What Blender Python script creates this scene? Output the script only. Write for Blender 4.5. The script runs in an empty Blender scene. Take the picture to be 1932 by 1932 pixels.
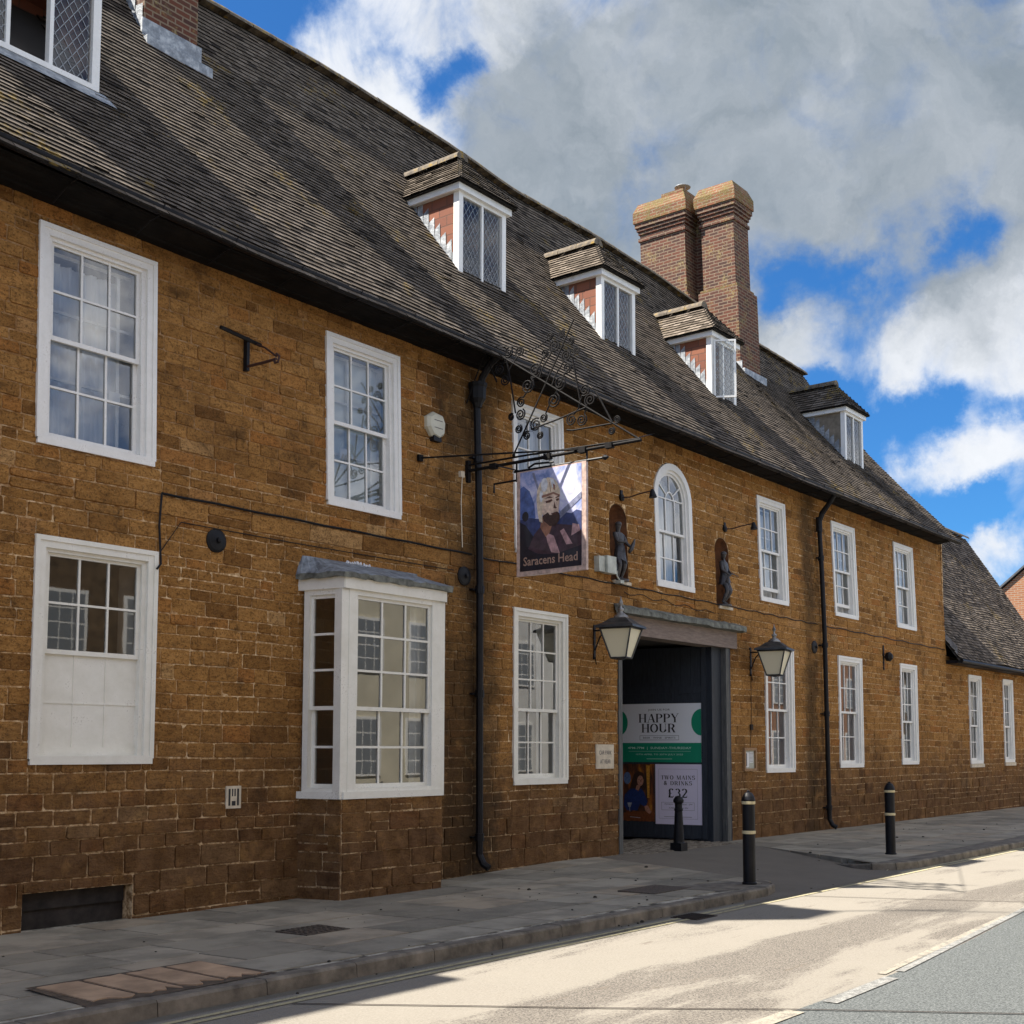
import bpy, math, random
from mathutils import Vector, Matrix
random.seed(7)
SC = bpy.context.scene
COL = SC.collection

# ---------------------------------------------------------------- camera
cam_d = bpy.data.cameras.new('camera')
cam = bpy.data.objects.new('camera', cam_d); COL.objects.link(cam)
CR = Vector((0.61841929, -0.785846, 0.00191024)); CU = Vector((-0.06668265, -0.05005338, 0.99651798)); CF = Vector((0.78301405, 0.61639332, 0.08335627))
cam.matrix_world = Matrix(((CR.x, CU.x, -CF.x, 0.0), (CR.y, CU.y, -CF.y, -10.65), (CR.z, CU.z, -CF.z, 1.6), (0, 0, 0, 1)))
cam_d.sensor_width = 36.0
cam_d.lens = 2324.53 / 1932 * 36.0
cam_d.shift_x = (966 - 970.82) / 1932
cam_d.shift_y = (1220.87 - 966) / 1932
cam_d.clip_end = 2000; cam_d.clip_start = 0.1
SC.camera = cam
SC.view_settings.view_transform = 'Standard'
SC.view_settings.look = 'None'
SC.view_settings.exposure = 1.36
SC.view_settings.gamma = 1.0
SC.cycles.max_bounces = 6
SC.cycles.transparent_max_bounces = 12
SC.cycles.caustics_reflective = False; SC.cycles.caustics_refractive = False

SUN_V = Vector((-0.50, 0.52, 1.0)).normalized()
sun_d = bpy.data.lights.new('sun', 'SUN'); sun = bpy.data.objects.new('sun', sun_d); COL.objects.link(sun)
sun_d.energy = 5.0; sun_d.angle = math.radians(0.5); sun_d.color = (1.0, 0.94, 0.84)
sun.rotation_euler = SUN_V.to_track_quat('Z', 'Y').to_euler(); sun.location = (0, 0, 40)

# ---------------------------------------------------------------- node helper
class NT:
    def __init__(s, nt):
        s.nt = nt; nt.nodes.clear()
    def n(s, typ, **kw):
        nd = s.nt.nodes.new(typ)
        for k, v in kw.items():
            if k == 'inp':
                for kk, vv in v.items():
                    s.set(nd.inputs[kk], vv)
            else: setattr(nd, k, v)
        return nd
    def set(s, sock, v):
        if isinstance(v, bpy.types.NodeSocket): s.nt.links.new(v, sock)
        else: sock.default_value = v
    def math(s, op, a, b=None, c=None, clamp=False):
        nd = s.n('ShaderNodeMath', operation=op, use_clamp=clamp)
        s.set(nd.inputs[0], a)
        if b is not None: s.set(nd.inputs[1], b)
        if c is not None: s.set(nd.inputs[2], c)
        return nd.outputs[0]
    def vmath(s, op, a, b=None, out=0):
        nd = s.n('ShaderNodeVectorMath', operation=op)
        s.set(nd.inputs[0], a)
        if b is not None:
            if op == 'SCALE': s.set(nd.inputs[3], b)
            else: s.set(nd.inputs[1], b)
        return nd.outputs[out]
    def noise(s, vec, scale, detail=4, rough=0.55, dist=0.0, col=False):
        nd = s.n('ShaderNodeTexNoise'); s.set(nd.inputs['Vector'], vec)
        nd.inputs['Scale'].default_value = scale; nd.inputs['Detail'].default_value = detail
        nd.inputs['Roughness'].default_value = rough; nd.inputs['Distortion'].default_value = dist
        return nd.outputs['Color' if col else 'Fac']
    def ramp(s, fac, stops, interp='LINEAR'):
        nd = s.n('ShaderNodeValToRGB'); s.set(nd.inputs[0], fac); cr = nd.color_ramp; cr.interpolation = interp
        while len(cr.elements) < len(stops): cr.elements.new(0.5)
        for e, (p, c) in zip(cr.elements, stops):
            e.position = p
            if not hasattr(c, '__len__'): c = (c, c, c)
            e.color = (c[0], c[1], c[2], 1)
        return nd.outputs[0]
    def sstep(s, v, a, b):
        nd = s.n('ShaderNodeMapRange', interpolation_type='SMOOTHSTEP')
        s.set(nd.inputs[0], v); nd.inputs[1].default_value = a; nd.inputs[2].default_value = b
        return nd.outputs[0]
    def mix(s, fac, a, b, mode='MIX'):
        nd = s.n('ShaderNodeMix', data_type='RGBA', blend_type=mode)
        s.set(nd.inputs[0], fac)
        for i, v in ((6, a), (7, b)):
            if not isinstance(v, bpy.types.NodeSocket):
                if not hasattr(v, '__len__'): v = (v, v, v)
                v = (v[0], v[1], v[2], 1)
            s.set(nd.inputs[i], v)
        return nd.outputs[2]
    def sep(s, v):
        nd = s.n('ShaderNodeSeparateXYZ'); s.set(nd.inputs[0], v); return nd.outputs
    def comb(s, x, y, z):
        nd = s.n('ShaderNodeCombineXYZ'); s.set(nd.inputs[0], x); s.set(nd.inputs[1], y); s.set(nd.inputs[2], z); return nd.outputs[0]

# ---------------------------------------------------------------- sky with clouds
world = bpy.data.worlds.new('World'); SC.world = world; world.use_nodes = True
W = NT(world.node_tree)
CLOUD = [(0.728, 0.509, 0.46, 0.18, 0.5), (0.82, 0.382, 0.425, 0.16, 0.5), (0.838, 0.277, 0.47, 0.15, 0.5), (0.617, 0.621, 0.484, 0.075, 0.45), (0.705, 0.561, 0.434, 0.085, 0.5), (0.743, 0.426, 0.516, 0.17, 0.4), (0.867, 0.375, 0.328, 0.036, 0.75), (0.895, 0.325, 0.300, 0.050, 0.85), (0.91, 0.275, 0.31, 0.060, 0.75), (0.924, 0.309, 0.227, 0.050, 0.85), (0.918, 0.345, 0.205, 0.030, 0.5), (0.93, 0.273, 0.245, 0.040, 0.6), (0.947, 0.284, 0.148, 0.036, 0.8), (0.888, 0.251, 0.385, 0.07, 0.4), (0.853, 0.418, 0.312, 0.032, 0.7), (0.785, 0.475, 0.398, 0.064, 0.3), (0.47, 0.70, 0.53, 0.03, 0.4)]
CLEAR = [(0.529, 0.67, 0.52, 0.050, 0.7), (0.57, 0.628, 0.53, 0.026, 0.4), (0.664, 0.573, 0.481, 0.022, 0.9), (0.634, 0.598, 0.49, 0.02, 0.5), (0.844, 0.408, 0.348, 0.024, 0.7), (0.861, 0.36, 0.36, 0.026, 0.9), (0.882, 0.328, 0.338, 0.024, 0.6), (0.883, 0.287, 0.371, 0.022, 0.9), (0.899, 0.344, 0.262, 0.020, 0.7), (0.886, 0.380, 0.268, 0.028, 0.8), (0.928, 0.325, 0.187, 0.026, 0.6), (0.938, 0.29, 0.187, 0.022, 0.7), (0.872, 0.355, 0.31, 0.016, 0.4), (0.914, 0.312, 0.258, 0.022, 1.0), (0.928, 0.270, 0.252, 0.016, 0.6), (0.906, 0.347, 0.236, 0.026, 0.8), (0.928, 0.321, 0.190, 0.024, 0.8), (0.938, 0.286, 0.19, 0.020, 0.8), (0.852, 0.396, 0.34, 0.030, 0.5)]
GREY = [(0.771, 0.443, 0.457, 0.13), (0.848, 0.332, 0.413, 0.12), (0.841, 0.27, 0.469, 0.13), (0.725, 0.483, 0.492, 0.08), (0.72, 0.52, 0.43, 0.06), (0.79, 0.46, 0.39, 0.09)]
tc = W.n('ShaderNodeTexCoord').outputs['Generated']
vdir = W.vmath('NORMALIZE', tc)
warp = W.vmath('SCALE', W.vmath('SUBTRACT', W.noise(vdir, 7.5, 8, 0.62, col=True), (0.5, 0.5, 0.5)), 0.15)
vw = W.vmath('ADD', vdir, warp)
def blobs(lst, weighted=True):
    tot = None
    for b in lst:
        d = W.vmath('DISTANCE', vw, (b[0], b[1], b[2]), out=1)
        e = W.math('EXPONENT', W.math('MULTIPLY', W.math('MULTIPLY', d, d), -1.0 / (b[3] * b[3])))
        if weighted: e = W.math('MULTIPLY', e, b[4])
        tot = e if tot is None else W.math('ADD', tot, e)
    return tot
pos = W.math('MINIMUM', blobs(CLOUD), 0.9); neg = blobs(CLEAR)
fb = W.noise(vdir, 12.0, 10, 0.60, 0.4)
fb2 = W.noise(vdir, 4.0, 4, 0.5)
cov = W.math('ADD', W.math('SUBTRACT', pos, neg), W.math('MULTIPLY', W.math('SUBTRACT', fb, 0.5), 2.0))
cov = W.math('ADD', cov, W.math('MULTIPLY', W.math('SUBTRACT', fb2, 0.45), 0.4))
vz = W.sep(vdir)[2]
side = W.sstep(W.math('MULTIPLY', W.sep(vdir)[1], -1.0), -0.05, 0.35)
cov = W.math('ADD', cov, W.math('MULTIPLY', side, 0.24))  # extra cloud added behind the camera, out of view, to light the front
cov = W.math('ADD', cov, W.math('MULTIPLY', W.sstep(vz, 0.58, 0.75), 0.45))
dens = W.sstep(cov, -0.02, 0.95)
greyf = W.math('MINIMUM', blobs(GREY, False), 1.0)
billow = W.noise(vw, 8.0, 9, 0.58, 0.5)
gn = W.math('ADD', greyf, W.math('MULTIPLY', W.math('SUBTRACT', billow, 0.5), 1.15))
greyn = W.sstep(gn, 0.0, 1.45)
white = W.mix(W.sstep(cov, 0.2, 0.8), (0.58, 0.71, 0.88), (0.84, 0.87, 0.92))
ccol = W.mix(greyn, white, (0.165, 0.218, 0.270))
ccol = W.mix(W.math('MULTIPLY', W.sstep(W.noise(vw, 16.0, 9, 0.62, 0.6), 0.42, 0.68), 0.14), ccol, (0.30, 0.37, 0.45))
# unseen clouds behind the camera are boosted to light the front, overhead ones dimmed
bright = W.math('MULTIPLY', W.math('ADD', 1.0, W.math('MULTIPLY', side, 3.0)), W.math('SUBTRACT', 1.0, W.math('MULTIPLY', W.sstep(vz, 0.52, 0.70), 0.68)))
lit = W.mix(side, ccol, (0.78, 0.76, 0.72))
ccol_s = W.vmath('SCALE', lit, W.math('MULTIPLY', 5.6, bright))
sky = W.n('ShaderNodeTexSky', sky_type='NISHITA', sun_disc=False)
sky.sun_elevation = math.asin(SUN_V.z); sky.sun_rotation = math.atan2(SUN_V.x, SUN_V.y)
sky.air_density = 1.0; sky.dust_density = 0.4; sky.ozone_density = 2.5
SKY_STRENGTH = 0.076
skyc = W.mix(1.0, sky.outputs[0], (0.20, 0.50, 0.80), 'MULTIPLY')
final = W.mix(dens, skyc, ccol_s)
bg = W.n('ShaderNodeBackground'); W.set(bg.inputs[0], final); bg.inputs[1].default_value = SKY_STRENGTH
wo = W.n('ShaderNodeOutputWorld'); W.set(wo.inputs[0], bg.outputs[0])

# ---------------------------------------------------------------- materials
def mat(name, build=None, color=(0.5, 0.5, 0.5), rough=0.7, metal=0.0, noise=None, bump=0.0, bscale=60, spec=None, coat=0.0):
    m = bpy.data.materials.new(name); m.use_nodes = True
    N = NT(m.node_tree)
    bs = N.n('ShaderNodeBsdfPrincipled'); out = N.n('ShaderNodeOutputMaterial'); N.set(out.inputs[0], bs.outputs[0])
    bs.inputs['Base Color'].default_value = (*color, 1); bs.inputs['Roughness'].default_value = rough
    bs.inputs['Metallic'].default_value = metal
    if spec is not None: bs.inputs['Specular IOR Level'].default_value = spec
    if coat: bs.inputs['Coat Weight'].default_value = coat; bs.inputs['Coat Roughness'].default_value = 0.03
    P = N.n('ShaderNodeNewGeometry').outputs['Position']
    if build: build(N, bs, P)
    elif noise:
        f = N.noise(P, noise[0], 5, 0.6)
        c = N.ramp(f, [(0.3, tuple(v * noise[1] for v in color)), (0.7, tuple(min(1, v * noise[2]) for v in color))])
        N.set(bs.inputs['Base Color'], c)
    if bump:
        b = N.n('ShaderNodeBump'); b.inputs['Strength'].default_value = 0.6; b.inputs['Distance'].default_value = bump
        N.set(b.inputs['Height'], N.noise(P, bscale, 5, 0.6)); N.set(bs.inputs['Normal'], b.outputs[0])
    return m

def bumpit(N, bs, h, dist, strength=0.7):
    b = N.n('ShaderNodeBump'); b.inputs['Strength'].default_value = strength; b.inputs['Distance'].default_value = dist
    N.set(b.inputs['Height'], h); N.set(bs.inputs['Normal'], b.outputs[0])

def attr(N, name='rnd'):
    return N.n('ShaderNodeAttribute', attribute_name=name).outputs['Fac']

def band(N, v, c, hw, soft):
    # 1 inside |v-c|<hw falling to 0 over soft
    d = N.math('ABSOLUTE', N.math('SUBTRACT', v, c))
    return N.math('SUBTRACT', 1.0, N.sstep(d, hw, hw + soft))

def wall_weather(N, P, col, da=0.74):
    x, y, z = N.sep(P)
    n1 = N.noise(P, 0.7, 5, 0.6); n2 = N.noise(P, 2.6, 5, 0.65)
    # damp darker plinth, irregular upper limit
    lim = N.math('ADD', z, N.math('MULTIPLY', N.math('SUBTRACT', n2, 0.5), 2.6))
    damp = N.math('SUBTRACT', 1.0, N.sstep(lim, 0.45, 2.35))
    col = N.mix(N.math('MULTIPLY', damp, da), col, N.mix(N.sstep(N.noise(P, 5.0, 4, 0.6), 0.35, 0.65), (0.060, 0.032, 0.020), (0.155, 0.090, 0.052)))
    # soot and algae streaks beside the two downpipes
    for cx, hw in ((12.35, 0.22), (12.85, 0.10), (23.2, 0.10)):
        m = band(N, N.math('ADD', x, N.math('MULTIPLY', N.math('SUBTRACT', n2, 0.5), 1.0)), cx, hw, 0.45)
        col = N.mix(N.math('MULTIPLY', m, N.math('MULTIPLY', N.sstep(n1, 0.25, 0.6), 0.75)), col, (0.045, 0.032, 0.018))
    # large patches
    n3 = N.noise(P, 3.4, 6, 0.7, 0.5)
    col = N.mix(N.math('MULTIPLY', N.sstep(n1, 0.5, 0.72), 0.45), col, (0.12, 0.058, 0.022))
    col = N.mix(N.math('MULTIPLY', N.math('MULTIPLY', N.sstep(n3, 0.52, 0.68), N.sstep(n1, 0.38, 0.6)), 0.55), col, (0.040, 0.026, 0.016))
    col = N.mix(N.math('MULTIPLY', N.sstep(n3, 0.46, 0.30), 0.30), col, (0.56, 0.31, 0.11))
    col = N.mix(N.math('MULTIPLY', N.sstep(N.noise(P, 1.3, 6, 0.7), 0.58, 0.75), 0.35), col, (0.085, 0.058, 0.034))
    return col

def b_stone(N, bs, P):
    r = attr(N)
    col = N.ramp(r, [(0.0, (0.240, 0.112, 0.033)), (0.12, (0.390, 0.193, 0.057)), (0.5, (0.460, 0.232, 0.070)), (0.8, (0.520, 0.268, 0.084)), (0.93, (0.44, 0.186, 0.049)), (1.0, (0.60, 0.36, 0.15))])
    st = N.noise(N.vmath('MULTIPLY', P, (1.0, 1.0, 2.6)), 8.0, 8, 0.75, 0.4)
    col = N.mix(N.math('MULTIPLY', N.sstep(st, 0.44, 0.68), 0.75), col, N.mix(1.0, col, (0.44, 0.38, 0.33), 'MULTIPLY'))
    col = N.mix(N.math('MULTIPLY', N.sstep(st, 0.46, 0.30), 0.45), col, N.mix(1.0, col, (1.35, 1.35, 1.4), 'MULTIPLY'))
    f = N.noise(P, 42.0, 5, 0.75)
    col = N.mix(N.math('MULTIPLY', N.sstep(f, 0.50, 0.62), 0.65), col, (0.060, 0.028, 0.011))
    col = N.mix(N.math('MULTIPLY', N.sstep(N.noise(P, 70.0, 4, 0.65), 0.60, 0.70), 0.6), col, (0.56, 0.37, 0.18))
    col = wall_weather(N, P, col)
    N.set(bs.inputs['Base Color'], col); bs.inputs['Roughness'].default_value = 0.92; bs.inputs['Specular IOR Level'].default_value = 0.12
    h = N.math('ADD', N.math('MULTIPLY', st, 1.0), N.math('MULTIPLY', f, 0.6))
    bumpit(N, bs, h, 0.035, 1.0)
def b_mortar(N, bs, P):
    n = N.noise(P, 14.0, 5, 0.7)
    col = N.ramp(n, [(0.38, (0.24, 0.12, 0.045)), (0.5, (0.50, 0.32, 0.16)), (0.60, (0.76, 0.58, 0.36))])
    x, y, z = N.sep(P)
    # joints of the upper left front are earthen and close to the stone in colour
    ul = N.math('MULTIPLY', N.math('SUBTRACT', 1.0, N.sstep(x, 10.5, 12.5)), N.sstep(z, 3.6, 5.2))
    col = N.mix(N.math('MULTIPLY', ul, 0.72), col, (0.25, 0.125, 0.045))
    col = wall_weather(N, P, col, 0.22)
    lo = N.math('SUBTRACT', 1.0, N.sstep(z, 0.4, 1.9))
    col = N.mix(N.math('MULTIPLY', lo, 0.5), col, N.mix(N.sstep(n, 0.4, 0.6), (0.16, 0.095, 0.05), (0.66, 0.48, 0.29)))
    N.set(bs.inputs['Base Color'], col); bs.inputs['Roughness'].default_value = 0.95; bs.inputs['Specular IOR Level'].default_value = 0.1
    bumpit(N, bs, n, 0.012, 0.6)
def b_tile(N, bs, P):
    r = attr(N)
    col = N.ramp(r, [(0.0, (0.012, 0.010, 0.008)), (0.10, (0.070, 0.055, 0.043)), (0.4, (0.115, 0.091, 0.069)), (0.8, (0.180, 0.145, 0.113)), (1.0, (0.24, 0.197, 0.158))])
    n = N.noise(P, 38.0, 4, 0.65)
    col = N.mix(N.math('MULTIPLY', N.sstep(n, 0.5, 0.68), 0.6), col, (0.040, 0.035, 0.024))
    n1 = N.noise(P, 1.1, 6, 0.65); n2 = N.noise(P, 16.0, 4, 0.6)
    li = N.math('MULTIPLY', N.sstep(n1, 0.56, 0.66), N.sstep(n2, 0.46, 0.60))
    col = N.mix(N.math('MULTIPLY', li, 0.7), col, (0.27, 0.185, 0.045))
    li2 = N.math('MULTIPLY', N.sstep(N.noise(P, 1.7, 5, 0.6), 0.58, 0.72), N.sstep(N.noise(P, 30, 3, 0.6), 0.55, 0.65))
    col = N.mix(N.math('MULTIPLY', li2, 0.35), col, (0.30, 0.275, 0.22))
    N.set(bs.inputs['Base Color'], col); bs.inputs['Roughness'].default_value = 0.9; bs.inputs['Specular IOR Level'].default_value = 0.2
    bumpit(N, bs, N.noise(P, 70, 4, 0.7), 0.006, 0.7)
def b_ridge(N, bs, P):
    n = N.noise(P, 9.0, 5, 0.65)
    col = N.ramp(n, [(0.30, (0.06, 0.048, 0.035)), (0.48, (0.13, 0.105, 0.078)), (0.58, (0.18, 0.145, 0.10)), (0.66, (0.28, 0.18, 0.035))])
    N.set(bs.inputs['Base Color'], col); bs.inputs['Roughness'].default_value = 0.9
    bumpit(N, bs, N.noise(P, 50, 4, 0.7), 0.008, 0.7)
def brickmap(N, P, w=0.235, h=0.078, c1=(0.118, 0.036, 0.018), c2=(0.034, 0.017, 0.014), cm=(0.21, 0.15, 0.10), m=0.012):
    x, y, z = N.sep(P)
    v = N.comb(N.math('ADD', x, y), z, 0.0)
    v = N.vmath('ADD', v, N.vmath('SCALE', N.vmath('SUBTRACT', N.noise(P, 9, 2, 0.5, col=True), (0.5, 0.5, 0.5)), 0.012))
    b = N.n('ShaderNodeTexBrick', inp={'Vector': v, 'Color1': (*c1, 1), 'Color2': (*c2, 1), 'Mortar': (*cm, 1), 'Scale': 1.0, 'Mortar Size': m, 'Mortar Smooth': 0.15, 'Bias': -0.2, 'Brick Width': w, 'Row Height': h})
    return b
def b_chim(N, bs, P):
    b = brickmap(N, P); col = b.outputs['Color']
    x, y, z = N.sep(P)
    n = N.noise(P, 6, 5, 0.65)
    col = N.mix(N.math('MULTIPLY', N.sstep(n, 0.55, 0.75), 0.6), col, (0.05, 0.035, 0.03))
    li = N.math('MULTIPLY', N.sstep(N.noise(P, 2.2, 5, 0.7), 0.5, 0.62), N.sstep(N.noise(P, 24, 3, 0.6), 0.45, 0.6))
    col = N.mix(N.math('MULTIPLY', li, 0.55), col, (0.33, 0.26, 0.09))
    N.set(bs.inputs['Base Color'], col); bs.inputs['Roughness'].default_value = 0.92
    h = N.math('SUBTRACT', N.math('MULTIPLY', N.noise(P, 60, 4, 0.6), 0.3), b.outputs['Fac'])
    bumpit(N, bs, h, 0.012, 0.9)
def b_cap(N, bs, P):
    b = brickmap(N, P, c1=(0.21, 0.075, 0.035), c2=(0.12, 0.045, 0.028), cm=(0.24, 0.19, 0.12)); col = b.outputs['Color']
    n = N.math('ADD', N.math('MULTIPLY', N.noise(P, 3, 5, 0.7), 0.5), N.math('MULTIPLY', N.noise(P, 30, 3, 0.6), 0.5))
    col = N.mix(N.math('MULTIPLY', N.sstep(n, 0.46, 0.56), 0.9), col, N.mix(N.noise(P, 40, 3, 0.6), (0.06, 0.042, 0.018), (0.23, 0.175, 0.045)))
    N.set(bs.inputs['Base Color'], col); bs.inputs['Roughness'].default_value = 0.95
    bumpit(N, bs, n, 0.03, 0.8)
def b_cheek(N, bs, P):
    b = brickmap(N, P, w=0.30, h=0.155, c1=(0.27, 0.105, 0.058), c2=(0.17, 0.062, 0.038), cm=(0.12, 0.065, 0.045), m=0.010); col = b.outputs['Color']
    col = N.mix(N.math('MULTIPLY', N.noise(P, 25, 5, 0.7), 0.4), col, (0.20, 0.06, 0.035))
    N.set(bs.inputs['Base Color'], col); bs.inputs['Roughness'].default_value = 0.9
    bumpit(N, bs, b.outputs['Fac'], -0.008, 0.8)
def b_house_brick(N, bs, P):
    b = brickmap(N, P, c1=(0.32, 0.13, 0.055), c2=(0.24, 0.088, 0.042), cm=(0.32, 0.24, 0.17)); N.set(bs.inputs['Base Color'], b.outputs['Color']); bs.inputs['Roughness'].default_value = 0.9
def b_lead(N, bs, P):
    n = N.noise(P, 7, 6, 0.7)
    col = N.ramp(n, [(0.3, (0.13, 0.14, 0.16)), (0.48, (0.25, 0.27, 0.295)), (0.6, (0.42, 0.44, 0.46)), (0.75, (0.60, 0.60, 0.60))])
    N.set(bs.inputs['Base Color'], col); bs.inputs['Roughness'].default_value = 0.55; bs.inputs['Metallic'].default_value = 0.2
    bumpit(N, bs, N.noise(P, 12, 4, 0.6), 0.02, 0.5)
def b_white(N, bs, P):
    n = N.noise(P, 5, 6, 0.7); g = N.noise(P, 80, 3, 0.6)
    col = N.ramp(n, [(0.3, (0.76, 0.75, 0.71)), (0.6, (0.86, 0.85, 0.82))])
    col = N.mix(N.math('MULTIPLY', N.sstep(N.math('ADD', N.math('MULTIPLY', g, 0.5), N.math('MULTIPLY', n, 0.5)), 0.56, 0.66), 0.5), col, (0.42, 0.38, 0.31))
    N.set(bs.inputs['Base Color'], col); bs.inputs['Roughness'].default_value = 0.5
    bumpit(N, bs, g, 0.002, 0.5)
def b_cream(N, bs, P):
    n = N.noise(P, 4, 6, 0.7); g = N.noise(P, 60, 3, 0.6)
    col = N.ramp(n, [(0.3, (0.72, 0.70, 0.62)), (0.6, (0.82, 0.80, 0.73))])
    col = N.mix(N.math('MULTIPLY', N.sstep(N.math('ADD', N.math('MULTIPLY', g, 0.5), N.math('MULTIPLY', n, 0.5)), 0.57, 0.66), 0.5), col, (0.35, 0.31, 0.24))
    N.set(bs.inputs['Base Color'], col); bs.inputs['Roughness'].default_value = 0.5
def b_flag(N, bs, P):
    r = attr(N)
    col = N.ramp(r, [(0.0, (0.235, 0.208, 0.164)), (0.4, (0.320, 0.288, 0.228)), (0.75, (0.395, 0.352, 0.280)), (1.0, (0.38, 0.31, 0.225))])
    n = N.noise(P, 1.6, 6, 0.65); f = N.noise(P, 45, 4, 0.65)
    col = N.mix(N.math('MULTIPLY', N.sstep(n, 0.40, 0.64), 0.5), col, (0.10, 0.092, 0.074))
    col = N.mix(N.math('MULTIPLY', N.sstep(N.noise(P, 6.0, 6, 0.75), 0.54, 0.66), 0.4), col, (0.34, 0.32, 0.27))
    col = N.mix(N.math('MULTIPLY', N.sstep(f, 0.5, 0.7), 0.35), col, (0.31, 0.30, 0.26))
    N.set(bs.inputs['Base Color'], col); bs.inputs['Roughness'].default_value = 0.88; bs.inputs['Specular IOR Level'].default_value = 0.3
    bumpit(N, bs, f, 0.004, 0.7)
def b_joint(N, bs, P):
    col = N.ramp(N.noise(P, 3, 5, 0.7), [(0.42, (0.06, 0.052, 0.04)), (0.56, (0.48, 0.44, 0.36))])
    N.set(bs.inputs['Base Color'], col); bs.inputs['Roughness'].default_value = 0.95
def b_ramp_asph(N, bs, P):
    n = N.noise(P, 1.5, 5, 0.6); f = N.noise(P, 130, 3, 0.7)
    col = N.mix(n, (0.115, 0.098, 0.078), (0.205, 0.178, 0.142))
    col = N.mix(N.math('MULTIPLY', N.sstep(f, 0.55, 0.7), 0.5), col, (0.33, 0.29, 0.24))
    N.set(bs.inputs['Base Color'], col); bs.inputs['Roughness'].default_value = 0.95
    bumpit(N, bs, f, 0.006, 0.8)
def b_road(N, bs, P):
    x, y, z = N.sep(P)
    f = N.noise(P, 62, 6, 0.85); f2 = N.noise(P, 30, 5, 0.75)
    st = N.noise(N.vmath('MULTIPLY', P, (0.30, 1.3, 1.0)), 1.15, 6, 0.65, 0.3)
    asph = N.mix(N.sstep(f, 0.40, 0.62), (0.050, 0.055, 0.056), (0.190, 0.202, 0.197))
    coat = N.mix(N.sstep(f, 0.3, 0.7), (0.198, 0.176, 0.145), (0.300, 0.275, 0.235))
    coat = N.mix(N.math('MULTIPLY', N.sstep(N.noise(P, 0.9, 4, 0.6), 0.4, 0.7), 0.4), coat, (0.275, 0.250, 0.210))
    worn = N.mix(N.sstep(f, 0.42, 0.58), (0.060, 0.053, 0.050), (0.245, 0.217, 0.18))
    # wear is strongest in the wheel track just short of the centre line
    trk = band(N, y, -6.15, 0.35, 0.55)
    w = N.sstep(N.math('ADD', N.math('ADD', st, N.math('MULTIPLY', N.math('SUBTRACT', f2, 0.5), 0.35)), N.math('MULTIPLY', trk, 0.17)), 0.56, 0.68)
    dk = N.sstep(N.noise(N.vmath('MULTIPLY', P, (0.5, 3.0, 1.0)), 2.3, 5, 0.6), 0.66, 0.71)
    surf = N.mix(N.math('MULTIPLY', w, 0.9), coat, worn)
    surf = N.mix(N.math('MULTIPLY', dk, 0.7), surf, (0.15, 0.125, 0.10))
    yy = N.math('ADD', y, N.math('MULTIPLY', N.math('SUBTRACT', f2, 0.5), 0.05))
    cen = N.math('ADD', -6.99, N.math('MULTIPLY', N.sstep(x, 9.0, 19.0), 0.65))
    e1 = N.sstep(N.math('SUBTRACT', yy, cen), -0.01, 0.01)
    e2 = N.math('SUBTRACT', 1.0, N.sstep(yy, -4.06, -3.99))
    m = N.math('MULTIPLY', e1, e2)
    gut = N.mix(N.noise(P, 3, 5, 0.6), (0.10, 0.090, 0.072), (0.20, 0.178, 0.142))
    base = N.mix(N.sstep(yy, -4.06, -3.99), asph, gut)
    col = N.mix(m, base, surf)
    N.set(bs.inputs['Base Color'], col); bs.inputs['Roughness'].default_value = 0.93; bs.inputs['Specular IOR Level'].default_value = 0.25
    bumpit(N, bs, f, 0.006, 0.8)
def worn_paint(c, under, lo=0.42, hi=0.56):
    def b(N, bs, P):
        n = N.math('ADD', N.math('MULTIPLY', N.noise(P, 12, 5, 0.7), 0.5), N.math('MULTIPLY', N.noise(P, 90, 3, 0.7), 0.5))
        N.set(bs.inputs['Base Color'], N.mix(N.sstep(n, lo, hi), under, c)); bs.inputs['Roughness'].default_value = 0.8
    return b
def b_glass(refl=0.10):
    def b(N, bs, P):
        out = [n for n in N.nt.nodes if n.type == 'OUTPUT_MATERIAL'][0]
        tr = N.n('ShaderNodeBsdfTransparent'); tr.inputs[0].default_value = (0.90, 0.93, 0.93, 1)
        gl = N.n('ShaderNodeBsdfGlossy'); gl.inputs['Roughness'].default_value = 0.015
        bp = N.n('ShaderNodeBump'); bp.inputs['Strength'].default_value = 0.008; bp.inputs['Distance'].default_value = 0.02
        N.set(bp.inputs['Height'], N.noise(P, 3.0, 2, 0.5)); N.set(gl.inputs['Normal'], bp.outputs[0])
        fr = N.n('ShaderNodeFresnel'); fr.inputs[0].default_value = 1.52
        mx = N.n('ShaderNodeMixShader'); N.set(mx.inputs[0], N.math('ADD', fr.outputs[0], refl, clamp=True))
        N.set(mx.inputs[1], tr.outputs[0]); N.set(mx.inputs[2], gl.outputs[0]); N.set(out.inputs[0], mx.outputs[0])
    return b
def b_cobble(N, bs, P):
    N.set(bs.inputs['Base Color'], N.ramp(attr(N), [(0, (0.11, 0.09, 0.07)), (1, (0.24, 0.205, 0.16))])); bs.inputs['Roughness'].default_value = 0.9
def b_timber(N, bs, P):
    g = N.noise(N.vmath('MULTIPLY', P, (1.0, 8.0, 8.0)), 5, 6, 0.7)
    N.set(bs.inputs['Base Color'], N.ramp(g, [(0.3, (0.155, 0.115, 0.095)), (0.6, (0.25, 0.195, 0.165)), (0.8, (0.32, 0.26, 0.22))])); bs.inputs['Roughness'].default_value = 0.85
    bumpit(N, bs, g, 0.01, 0.6)
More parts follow.
